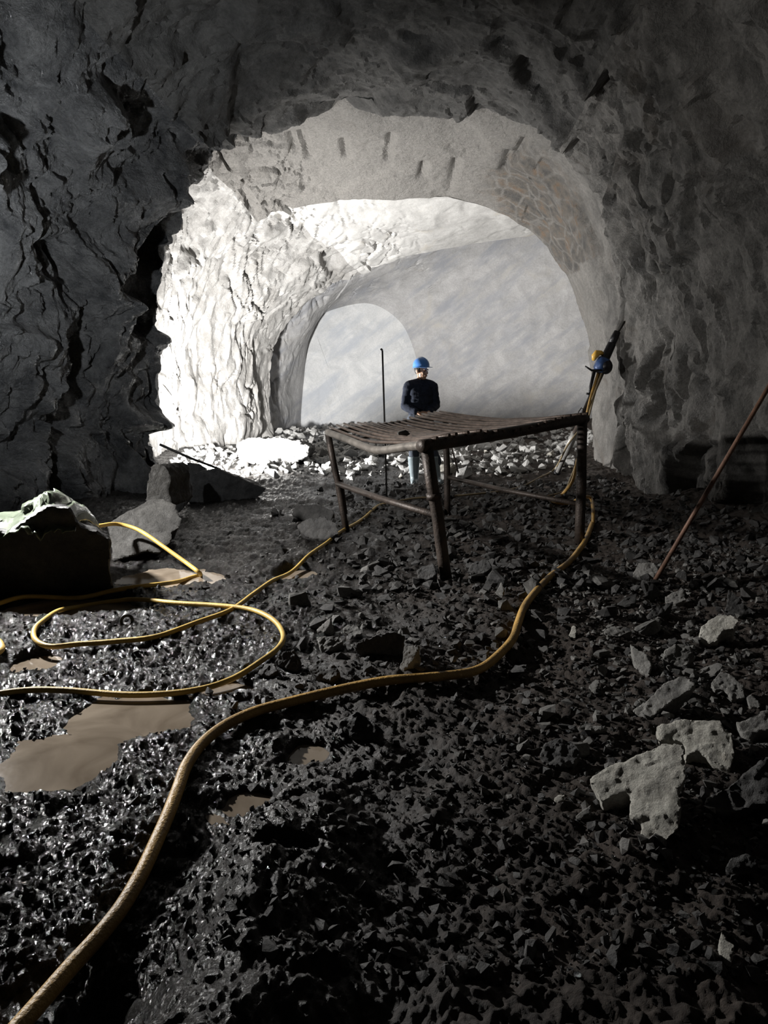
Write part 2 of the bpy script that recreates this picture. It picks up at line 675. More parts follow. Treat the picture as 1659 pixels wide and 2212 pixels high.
def ground(x, y, fine=True):
    x = np.asarray(x, float)
    y = np.asarray(y, float)
    z0 = np.zeros_like(x)
    P = np.stack([x, y, z0], 1)
    right = sstep(1.0, 3.6, x - 0.12 * (y - 4))
    z = 0.05 + 0.30 * right * right + 0.10 * sstep(2.4, 3.6, -x)
    z += 0.055 * fbm(P * 1.3, 3, 5)
    # broad rubble mound in the middle
    z += 0.07 * np.exp(-(((x - 0.5) / 1.0) ** 2 + ((y - 5.2) / 1.3) ** 2))
    # mud ridge and rut in the foreground
    rx = x + 0.62 - 0.10 * (y - 2.2)
    z += (0.11 * np.exp(-((rx - 0.30) / 0.22) ** 2) - 0.07 * np.exp(-((rx + 0.02) / 0.14) ** 2)) * sstep(3.1, 2.2, y)
    # mound at the foot of the heading
    z += 0.22 * sstep(15.2, 17.5, y) * (0.6 + 0.4 * sstep(-1, 3, x)) + 0.06 * sstep(10.5, 12.5, y)
    m = puddle_mask(x, y)
    far = 1 / (1 + np.maximum(0, y - 6) * 0.15)
    if fine:
        rough = 0.85 - 0.53 * sstep(-0.6, 0.8, x)
        q = P.copy()
        q[:, 0] += 0.10 * vnoise(P * 5, 31)
        q[:, 1] += 0.10 * vnoise(P * 5, 32)
        for sc, am, sd in ((5.5, 0.024, 41), (14.0, 0.019, 44), (33.0, 0.014, 47)):
            d, idd = worley(q[:, :2] * sc, sd)
            bumpv = np.clip(1 - (d / 0.62) ** 2, 0, 1) ** 0.8 * (0.2 + 0.8 * idd)
            z += am * (bumpv - 0.35) * rough
        z += 0.012 * fbm(P * 22, 3, 61) + 0.022 * fbm(P * 6, 2, 63)
        z += 0.003 * facets(P * 16, 71, 1.0, 0.7) + 0.005 * vnoise(P * 60, 73) + 0.010 * sstep(-0.6, 0.8, x) * facets(P * 24, 74, 0.8, 0.5)
    z = z * (1 - m) + m * (-0.022 + 0.030 * fbm(P * 7, 3, 77))
    return z


def gz(x, y, fine=False):
    return float(ground(np.array([x]), np.array([y]), fine)[0])


def on_ground(px, py, dz=0.0, fine=False):
    z = 0.0
    for _ in range(4):
        p = gp(px, py, z + dz)
        z = gz(p.x, p.y, fine)
    return Vector((p.x, p.y, z + dz))


# ------------------------------------------------------------------ floor
ys = np.concatenate([np.linspace(-3, 0.85, 20), 0.9 * (19.4 / 0.9) ** np.linspace(0, 1, 640)])
us = np.concatenate([np.linspace(-1, 1, 741)])
hw = np.minimum(0.60 * np.maximum(ys, 0.3) + 0.95, 4.9)
X = us[None, :] * hw[:, None]
side = np.array([0.25, 0.5, 0.75, 1.0])
Lx = -hw[:, None] - (7.2 - hw[:, None]) * side[::-1][None, :]
Rx = hw[:, None] + (5.4 - hw[:, None]) * side[None, :]
X = np.concatenate([Lx, X, Rx], 1)
Y = np.repeat(ys[:, None], X.shape[1], 1)
Z = ground(X.ravel(), Y.ravel()).reshape(X.shape)
nr, nc = X.shape


def grid_faces(nr, nc):
    i = np.arange(nr - 1)[:, None] * nc
    j = np.arange(nc - 1)[None, :]
    return np.stack([i + j, i + j + 1, i + nc + j + 1, i + nc + j], -1).reshape(-1, 4)


fm = mesh_np('floor', np.stack([X, Y, Z], -1).reshape(-1, 3), grid_faces(nr, nc), True)
DRY = sstep(-0.7, 0.7, X.ravel() - 0.06 * (Y.ravel() - 3) + 0.5 * fbm(np.stack([X.ravel(), Y.ravel(), 0 * X.ravel()], 1) * 1.4, 3, 95))
da_ = fm.attributes.new('dry', 'FLOAT', 'POINT')
da_.data.foreach_set('value', DRY.astype(np.float32))
fl = link('floor', fm, M['mud'])
fl['kind'] = 'structure'

# ------------------------------------------------------------------ tunnel shell
MP = 520


def super_profile(xl, xr, zt, n, zb=-0.5):
    th = np.linspace(math.pi, 0, 1200)
    c, s = np.cos(th), np.sin(th)
    e = 2.0 / n
    x = (xl + xr) / 2 + (xr - xl) / 2 * np.sign(c) * np.abs(c) ** e
    z = zb + (zt - zb) * np.abs(s) ** e
    return resample(np.stack([x, z], 1))


def resample(p):
    d = np.concatenate([[0], np.cumsum(np.linalg.norm(np.diff(p, axis=0), axis=1))])
    t = np.linspace(0, d[-1], MP)
    return np.stack([np.interp(t, d, p[:, 0]), np.interp(t, d, p[:, 1])], 1)


def px_profile(pts, Yd):
    q = [at(px, py, Yd) for px, py in pts]
    q = [Vector((q[0].x, 0, -0.5))] + q + [Vector((q[-1].x, 0, -0.5))]
    q = catmull([(v.x, 0, v.z) for v in q], 0.05)
    return resample(np.array([(v.x, v.z) for v in q]))


E3 = px_profile([(592, 960), (588, 860), (590, 770), (610, 712), (650, 668), (720, 620), (800, 585), (880, 556), (950, 541), (1040, 526), (1120, 514), (1200, 508), (1262, 530), (1310, 620), (1330, 760), (1335, 960)], 16.6)
E4 = px_profile([(650, 960), (652, 880), (660, 790), (668, 725), (690, 684), (735, 664), (790, 655), (830, 668), (868, 700), (890, 745), (902, 800), (908, 960)], 18.7)

def expand(p, d):
    t_ = np.gradient(p, axis=0)
    n_ = np.stack([-t_[:, 1], t_[:, 0]], 1)
    n_ /= np.linalg.norm(n_, axis=1)[:, None]
    return p + n_ * d


ST = [
    (-3.0, super_profile(-4.4, 3.9, 5.2, 2.8)),
    (1.5, super_profile(-4.4, 3.9, 5.2, 2.8)),
    (2.2, super_profile(-6.6, 3.9, 5.2, 2.8)),
    (5.9, super_profile(-6.6, 3.7, 5.2, 2.8)),
    (6.6, super_profile(-4.1, 3.5, 5.15, 2.8)),
    (8.6, super_profile(-3.6, 3.35, 5.0, 2.8)),
    (9.7, super_profile(-3.25, 3.3, 4.85, 2.9)),
    (10.35, super_profile(-3.0, 3.35, 4.85, 3.4)),
    (10.75, super_profile(-3.75, 3.4, 5.1, 3.6)),
    (12.1, super_profile(-3.75, 3.3, 4.9, 3.4)),
    (12.6, super_profile(-3.75, 3.6, 4.8, 3.2)),
    (13.75, super_profile(-3.65, 3.75, 4.46, 3.0)),
    (14.0, super_profile(-3.85, 4.05, 4.85, 3.0)),
    (15.2, E3 * 0.45 + 0.55 * super_profile(-3.2, 4.3, 4.72, 3.0)),
    (16.6, E3),
    (16.85, expand(E3, 0.34)),
    (17.6, expand(E3, 0.24) * 0.6 + E4 * 0.4),
    (18.7, E4),
]
sy = np.array([s[0] for s in ST])
SP_ = np.stack([s[1] for s in ST], 0)
rows_y = np.concatenate([np.linspace(-3, 6.2, 60, endpoint=False), np.linspace(6.2, 11, 230, endpoint=False), np.linspace(11, 18.7, 300)])
k = np.clip(np.searchsorted(sy, rows_y, side='right') - 1, 0, len(sy) - 2)
t = ((rows_y - sy[k]) / (sy[k + 1] - sy[k]))[:, None, None]
PR = SP_[k] * (1 - t) + SP_[k + 1] * t
V = np.stack([PR[:, :, 0], np.repeat(rows_y[:, None], MP, 1), PR[:, :, 1]], -1)
# face rows: shrink the last ring onto a line at its foot
nface = 70
cx = float(E4[:, 0].mean())
last = V[-1]
fr = []
for s in np.linspace(0, 1, nface + 1)[1:]:
    q = last.copy()
    q[:, 0] = cx + (q[:, 0] - cx) * (1 - s)
    q[:, 2] = -0.5 + (q[:, 2] + 0.5) * (1 - s)
    q[:, 1] = 18.7
    fr.append(q)
V = np.concatenate([V, np.stack(fr, 0)], 0)
nR = V.shape[0]
# normals (pointing into the tunnel)
du = np.gradient(V, axis=1)
dv = np.gradient(V, axis=0)
Nn = np.cross(du, dv)
Nn /= np.linalg.norm(Nn, axis=2)[..., None] + 1e-9
Pf = V.reshape(-1, 3)
yy, tt = Pf[:, 1], np.tile(np.linspace(0, 1, MP), nR)
mid = np.array([0, 0, 1.5])
tow = np.stack([mid[0] - Pf[:, 0], np.zeros(len(Pf)), mid[2] - Pf[:, 2]], 1)
Nf = Nn.reshape(-1, 3)
flip = (Nf * tow).sum(1) < 0
isface = np.repeat(np.arange(nR) >= nR - nface, MP)
flip = np.where(isface, Nf[:, 1] > 0, flip)
Nf = np.where(flip[:, None], -Nf, Nf)
Nf = np.where(isface[:, None], np.array([[0, -1.0, 0]]), Nf)
# amplitudes
near = 1 - sstep(10.2, 11.2, yy)
left = 1 - sstep(0.30, 0.42, tt)
right = sstep(0.60, 0.72, tt)
top = (1 - left) * (1 - right)
a_big = near * (0.19 * left + 0.12 * top + 0.18 * right) + (1 - near) * (0.085 * left + 0.030 * top + 0.035 * right)
a_big *= 1 - 0.55 * sstep(15.5, 17, yy)
# keep the small-scale relief strong on the left, smoother on the far face
Q = Pf.copy()
Q += 0.18 * np.stack([vnoise(Pf * 1.7, 201), vnoise(Pf * 1.7, 202), vnoise(Pf * 1.7, 203)], 1)
st = Q * np.array([1.0, 1.0, 1.0])
lw = Q * np.array([1.0, 1.0, 0.42])      # vertically drawn-out slabs on the walls
rw = Q.copy()
rw[:, 2] = 0.45 * (Q[:, 2] - 0.55 * Q[:, 1])   # slanted bedding on the right wall
wallness = np.clip(left * (1 - near) + right, 0, 1)
lq = np.where((right > 0.5)[:, None], rw, np.where((left * (1 - near) > 0.5)[:, None], lw, st))
soft = 1 - 0.5 * top
nl = 1 + 0.45 * left * near
disp = a_big * (1.4 * nl * facets(lq * 1.15, 301, 0.9, 0.65, 16) + 0.55 * soft * facets(lq * 2.7, 311, 1.0, 0.75, 18) + 0.22 * soft * facets(lq * 6.5, 321, 1.0, 0.8) + 0.08 * facets(lq * 15, 331, 1.0, 0.8))
disp += 0.10 * fbm(Pf * 0.7, 2, 341) * (0.4 + 0.6 * near)
disp += (0.02 * fbm(Pf * 9, 3, 351)) * (0.3 + 0.7 * near)
disp *= np.where(isface, 0.5, 1.0) * (1 - 0.6 * sstep(17.8, 18.7, yy) * (1 - isface))
# deep crevices between the slabs of the lit left wall and along the right wall
cq = Q * np.array([1.0, 1.0, 0.38])
cr1 = np.clip(1 - np.abs(fbm(cq * 1.9, 3, 361)) * 7.0, 0, 1) ** 1.3
cr2 = np.clip(1 - np.abs(fbm(cq * 4.6, 3, 363)) * 6.0, 0, 1) ** 1.3
msk = sstep(-0.15, 0.25, fbm(Pf * 1.3, 2, 365))
lw_ = (1 - sstep(0.36, 0.46, tt)) * sstep(10.6, 11.2, yy) * (1 - sstep(17.2, 17.8, yy))
disp -= lw_ * (0.15 * cr1 + 0.07 * cr2) * (0.3 + 0.7 * msk)
rq = np.stack([Q[:, 0], Q[:, 1], 0.40 * (Q[:, 2] - 0.5 * Q[:, 1])], 1)
cr3 = np.clip(1 - np.abs(fbm(rq * 2.6, 3, 367)) * 6.0, 0, 1) ** 1.3
disp -= right * near * 0.11 * cr3 * (0.2 + 0.8 * msk)
disp -= top * 0.022 * cr2 ** 2 * (yy > 10.6) * sstep(0.1, 0.5, fbm(Pf * 1.7, 2, 369)) * (1 - isface)
# bore-hole half barrels left in the roof, running with the tunnel
for (px0, py0, px1, py1, r) in ((628, 290, 640, 330, 0.05), (650, 285, 668, 345, 0.05), (845, 290, 838, 345, 0.05), (988, 345, 966, 425, 0.055),
                                (528, 415, 546, 455, 0.05), (1098, 330, 1086, 372, 0.05), (915, 350, 910, 382, 0.05), (1130, 300, 1105, 350, 0.045), (742, 300, 746, 340, 0.045)):
    a0, a1 = ray(px0, py0), ray(px1, py1)
    # nearest shell points to each ray
    C0 = np.array([0, 0, CAM_Z])

    def hit(d):
        d = np.array(d) / np.linalg.norm(d)
        r_ = Pf - C0
        al = r_ @ d
        di = np.linalg.norm(r_ - al[:, None] * d, axis=1)
        ok = (yy > 10.4) & (yy < 14.0)
        return Pf[np.argmin(np.where(ok, di, 99))]
    A, B = hit(a0), hit(a1)
    ab = B - A
    s = np.clip(((Pf - A) @ ab) / (ab @ ab), 0, 1)
    dd = np.linalg.norm(Pf - (A + s[:, None] * ab), axis=1)
    disp -= 0.10 * np.exp(-(dd / (r * 1.1)) ** 2)
Pd = Pf + Nf * disp[:, None]
Pd = Pd.reshape(nR, MP, 3)

# rock colour blends to a paler tone beyond the first roof lip, patchily
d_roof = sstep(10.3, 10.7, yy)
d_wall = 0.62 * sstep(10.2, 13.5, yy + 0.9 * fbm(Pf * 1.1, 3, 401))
PALE_TONE = (d_roof + (d_wall - d_roof) * sstep(0.56, 0.72, tt)) * (0.85 + 0.15 * vnoise(Pf * 2.0, 402))
PALE_TONE = PALE_TONE.reshape(nR, MP)
# brown blocky patch of different rock at the right shoulder of the first round
pc_ = at(1190, 372, 12.6)
PATCH = np.exp(-(((Pf[:, 0] - pc_.x) / 0.85) ** 4 + ((Pf[:, 1] - 12.6) / 1.1) ** 4)) * (Pf[:, 2] > 3.2)
PATCH = np.clip(PATCH * 1.3 + 0.35 * fbm(Pf * 2.2, 3, 411) * (PATCH > 0.05), 0, 0.9).reshape(nR, MP)

cl, cr_ = int(MP * 0.345), int(MP * 0.655)


def shell_part(name, r0, r1, c0, c1, mat):
    sub = Pd[r0:r1, c0:c1]
    du_ = PALE_TONE[r0:r1, c0:c1].ravel()
    me = mesh_np(name, sub.reshape(-1, 3), grid_faces(r1 - r0, c1 - c0)[:, ::-1].copy(), True)
    at_ = me.attributes.new('pale_tone', 'FLOAT', 'POINT')
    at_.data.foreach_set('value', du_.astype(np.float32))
    ap_ = me.attributes.new('patch', 'FLOAT', 'POINT')
    ap_.data.foreach_set('value', PATCH[r0:r1, c0:c1].ravel().astype(np.float32))
    o = link(name, me, mat)
    o['kind'] = 'structure'
    me.set_sharp_from_angle(angle=math.radians(26))
    return o


r_near = int(np.searchsorted(rows_y, 10.55))
rN = nR - nface
r_mid = int(np.searchsorted(rows_y, 13.85))
r_lip = int(np.searchsorted(rows_y, 16.72))
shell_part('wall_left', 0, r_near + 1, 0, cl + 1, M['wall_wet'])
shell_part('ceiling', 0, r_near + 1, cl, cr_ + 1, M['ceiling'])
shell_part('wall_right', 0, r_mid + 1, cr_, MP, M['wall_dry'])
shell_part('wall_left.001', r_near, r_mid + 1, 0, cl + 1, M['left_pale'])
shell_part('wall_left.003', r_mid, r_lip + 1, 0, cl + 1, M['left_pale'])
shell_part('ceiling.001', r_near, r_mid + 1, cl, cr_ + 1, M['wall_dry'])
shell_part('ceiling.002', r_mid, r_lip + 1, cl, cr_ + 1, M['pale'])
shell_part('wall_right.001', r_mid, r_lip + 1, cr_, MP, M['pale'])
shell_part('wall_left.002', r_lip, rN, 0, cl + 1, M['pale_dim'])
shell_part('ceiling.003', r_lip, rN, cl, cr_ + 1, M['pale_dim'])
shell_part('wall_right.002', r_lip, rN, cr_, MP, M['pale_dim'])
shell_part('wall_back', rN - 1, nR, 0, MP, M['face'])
WALLP = Pd[:rN]


WL = np.array([row[:MP // 2][np.argmin(np.abs(row[:MP // 2, 2] - 0.3)), 0] for row in WALLP])
WR = np.array([row[MP // 2:][np.argmin(np.abs(row[MP // 2:, 2] - 0.3)), 0] for row in WALLP])


def inside(x, y, m):
    return (x > np.interp(y, rows_y, WL) + m) & (x < np.interp(y, rows_y, WR) - m) & (y < 18.4)


def wall_x(y, z, side):
    """x of the displaced wall at (y, z)"""
    r = int(np.argmin(np.abs(rows_y - y)))
    row = WALLP[r]
    row = row[:MP // 2] if side < 0 else row[MP // 2:]
    return float(row[np.argmin(np.abs(row[:, 2] - z)), 0])


# ------------------------------------------------------------------ puddles
PLAB = ['wide brown puddle in the mud under the lower strand of the looped hose',
        'brown puddle at the left edge below the looped hose',
        'still pool in front of the grey slab by the left rocks',
        'small pale pool touched by the thin hose left of the table',
        'tiny bright pool right of the thick hose bend',
        'small oval brown puddle on the ridge nearest the camera',
        'shiny film of water inside the left end of the hose loop',
        'faint muddy pool right of the straight run of thick hose',
        'narrow pale pool between the looped hose and the thick hose',
        'shallow pool at the left edge under the hose loop']
for (cx_, cy_, rx, ry, rot), lab in zip(PUD, PLAB):
    nseg = 40
    mb = MB()
    Vv = [(0, 0, 0)]
    for rr in (0.5, 1.0):
        for s in range(nseg):
            a = 2 * math.pi * s / nseg
            Vv.append((rx * 1.35 * rr * math.cos(a), ry * 1.35 * rr * math.sin(a), 0))
    f3 = [(0, 1 + s, 1 + (s + 1) % nseg) for s in range(nseg)]
    f4 = [(1 + s, 1 + nseg + s, 1 + nseg + (s + 1) % nseg, 1 + (s + 1) % nseg) for s in range(nseg)]
    mb.add(Vv, f3, f4)
    o = link('puddle', mb.mesh('puddle'), M['water'], None, (cx_, cy_, 0.0012 * PLAB.index(lab)))
    tag(o, lab, 'puddle')

# ------------------------------------------------------------------ rocks
def hull_mesh(name, n, seed, sx=1, sy=1, sz=1, sub=0, amp=0.0):
    r = np.random.RandomState(seed)
    p = r.normal(size=(n, 3))
    p /= np.linalg.norm(p, axis=1)[:, None]
    p *= (0.75 + 0.35 * r.rand(n))[:, None] * np.array([sx, sy, sz]) * 0.5
    bm = bmesh.new()
    for q in p:
        bm.verts.new(q)
    res = bmesh.ops.convex_hull(bm, input=bm.verts)
    bmesh.ops.delete(bm, geom=[e for e in res['geom_interior'] if isinstance(e, bmesh.types.BMVert)], context='VERTS')
    if sub:
        bmesh.ops.subdivide_edges(bm, edges=bm.edges[:], cuts=sub, use_grid_fill=True)
        bmesh.ops.triangulate(bm, faces=bm.faces[:])
        V_ = np.array([v.co[:] for v in bm.verts])
        d = amp * fbm(V_ * 4.0 + seed, 3, seed) + amp * 0.8 * facets(V_ * 5.0 + seed, seed, 1.0, 0.6)
        for v, dd in zip(bm.verts, d):
            v.co += v.co.normalized() * dd
    me = bpy.data.meshes.new(name)
    bm.to_mesh(me)
    bm.free()
    return me


STONE = [hull_mesh('stone', 13, 100 + k, 1.0, 0.6 + 0.4 * (k % 3) / 2, 0.42 + 0.3 * ((k * 7) % 5) / 4, 2, 0.035) for k in range(14)]
GRIT = [hull_mesh('grit', 11, 300 + k, 1.0, 0.75, 0.55) for k in range(8)]


def variant(me, mat):
    c = me.copy()
    c.materials.clear()
    c.materials.append(mat)
    return c


STONE_BY = {m: [variant(s, M[m]) for s in STONE] for m in ('rubble', 'stone', 'stone_pale', 'stone_white')}


def slab_rock(name, outline, base, nrm, thick, mat, label, group=None, voxel=0.02, amp=0.02, fscale=6.0, push=None, bevel=0.35, seed=1, cat='rock'):
    """a broken slab: its lit face follows the outline seen in the picture on a tilted plane through
    `base` with normal `nrm`; the body goes back by `thick` along `push`"""
    nrm = Vector(nrm).normalized()
    push = (-nrm if push is None else Vector(push).normalized())
    c = Vector((0, 0, CAM_Z))
    top = []
    for px, py in outline:
        d = ray(px, py)
        tt_ = (base - c).dot(nrm) / d.dot(nrm)
        top.append(c + d * tt_)
    cen = sum(top, Vector()) / len(top)
    bm = bmesh.new()
    up = [bm.verts.new(p - cen) for p in top]
    f = bm.faces.new(up)
    ex = bmesh.ops.extrude_face_region(bm, geom=[f])
    nv = [g for g in ex['geom'] if isinstance(g, bmesh.types.BMVert)]
    bc = sum((v.co for v in nv), Vector()) / len(nv)
    rr = random.Random(seed)
    for v in nv:
        v.co = bc + (v.co - bc) * (1 - bevel * rr.uniform(0.5, 1.0)) + push * thick * rr.uniform(0.8, 1.15)
    bmesh.ops.triangulate(bm, faces=bm.faces[:])
    bmesh.ops.recalc_face_normals(bm, faces=bm.faces[:])
    me = bpy.data.meshes.new(name)
    bm.to_mesh(me)
    bm.free()
    me = remesh(me, voxel, 1, name)
    V_, N_ = get_v(me), get_n(me)
    wv = V_ + np.array(cen)
    d = amp * (0.8 * fbm(wv * fscale, 4, seed) + 0.32 * facets(wv * fscale * 0.8, seed + 5, 1.0, 0.7) + 0.25 * fbm(wv * fscale * 6, 3, seed + 2) + 0.16 * facets(wv * fscale * 2.7, seed + 9, 1.0, 0.7))
    set_v(me, V_ + N_ * d[:, None])
    for p in me.polygons:
        p.use_smooth = True
    me.set_sharp_from_angle(angle=math.radians(24))
    o = link(name, me, M[mat], None, cen)
    tag(o, label, cat, group)
    return o


def pxm(px, py, z=0.0):
    return gp(px, py, z)


M['stone_tan'] = rock_mat('tan_grey_broken_stone', (0.46, 0.435, 0.385), (0.66, 0.64, 0.57), (0.6, 0.95), 0.9, 3.5, 0.35, stain=(0.24, 0.215, 0.17))
M['stone_lit'] = rock_mat('mid_grey_broken_stone', (0.15, 0.145, 0.135), (0.29, 0.28, 0.26), (0.45, 0.9), 0.6, 3.5, 0.4)
M['slab'] = rock_mat('brown_grey_slab', (0.045, 0.043, 0.040), (0.095, 0.091, 0.085), (0.5, 0.9), 0.5, 2.0, 0.35)
M['lit_boulder'] = rock_mat('dusty_boulder', (0.11, 0.108, 0.104), (0.20, 0.197, 0.19), (0.6, 0.95), 0.6, 2.0, 0.3)
M['black_rock'] = rock_mat('black_wet_rock', (0.018, 0.018, 0.019), (0.045, 0.044, 0.043), (0.3, 0.8), 0.5, 2.0, 0.45)
# --- left group
b0 = on_ground(130, 1285)
slab_rock('boulder', [(-140, 1165), (-60, 1140), (20, 1150), (60, 1120), (105, 1092), (150, 1098), (172, 1140), (212, 1150), (240, 1168), (240, 1225), (246, 1288), (120, 1305), (-140, 1310)],
          b0 + Vector((0, 0.05, 0)), (0.10, -1.0, -0.30), 0.75, 'black_rock', 'big black boulder at the left edge with a plastic sheet over its top',
          None, 0.025, 0.035, 3.5, push=(-0.42, 1, -0.05), bevel=0.2, seed=3, cat='boulder')
s0 = on_ground(300, 1215)
slab_rock('rock', [(232, 1135), (262, 1112), (312, 1085), (318, 1078), (350, 1074), (378, 1092), (392, 1122), (388, 1140), (372, 1150), (372, 1168), (358, 1180), (345, 1196), (318, 1190), (276, 1202), (243, 1212), (238, 1170)],
          s0 + Vector((0, 0.05, 0.03)), (0.12, -0.62, 0.78), 0.45, 'slab', 'large flat grey slab tilted beside the black boulder at left',
          None, 0.016, 0.018, 5, push=(-0.28, 0.8, -0.35), bevel=0.15, seed=4, cat='rock')
s1 = on_ground(350, 1110)
slab_rock('rock', [(313, 1080), (318, 1030), (326, 1002), (346, 1000), (362, 1012), (369, 1030), (366, 1062), (372, 1092), (340, 1100), (315, 1098)],
          at(345, 1090, s0.y + 0.62), (0.25, -0.9, 0.15), 0.35, 'slab', 'upright narrow grey slab standing behind the large flat slab',
          None, 0.016, 0.018, 5, push=(0.35, 0.8, 0), bevel=0.15, seed=5, cat='rock')
slab_rock('boulder', [(396, 1068), (402, 1030), (430, 1016), (468, 1012), (505, 1028), (556, 1046), (578, 1056), (560, 1076), (520, 1086), (440, 1090), (405, 1086)],
          on_ground(470, 1082), (0.15, -1, 0.35), 0.6, 'rubble', 'long low dark rock in front of the glaring left wall',
          None, 0.022, 0.03, 4, push=(0, 1, -0.1), bevel=0.3, seed=6, cat='rock')
slab_rock('boulder', [(402, 1022), (404, 998), (428, 1000), (446, 1010), (444, 1024), (410, 1030)],
          on_ground(425, 1050) + Vector((0, 0.6, 0)), (0, -1, 0.2), 0.25, 'rubble', 'small dark block perched at the glaring foot of the left wall',
          None, 0.02, 0.02, 5, push=(0, 1, -0.4), bevel=0.3, seed=7, cat='rock')
slab_rock('boulder', [(366, 1030), (378, 1016), (396, 1030), (404, 1060), (398, 1096), (384, 1110), (374, 1090)],
          on_ground(385, 1120), (0.2, -1, 0.1), 0.4, 'rubble', 'dark block wedged between the upright slab and the low rock',
          None, 0.02, 0.025, 5, push=(0, 1, 0), bevel=0.3, seed=8, cat='rock')
# white lit boulder at the left wall of the heading
slab_rock('boulder', [(508, 958), (530, 950), (560, 946), (610, 950), (652, 954), (670, 964), (664, 984), (640, 1000), (612, 1008), (560, 1004), (524, 998), (512, 980)],
          on_ground(585, 1004), (-0.25, -0.85, 0.45), 0.6, 'lit_boulder', 'glaring white boulder lying at the foot of the lit left wall',
          None, 0.016, 0.075, 4, push=(0.2, 1, -0.15), bevel=0.25, seed=9, cat='boulder')
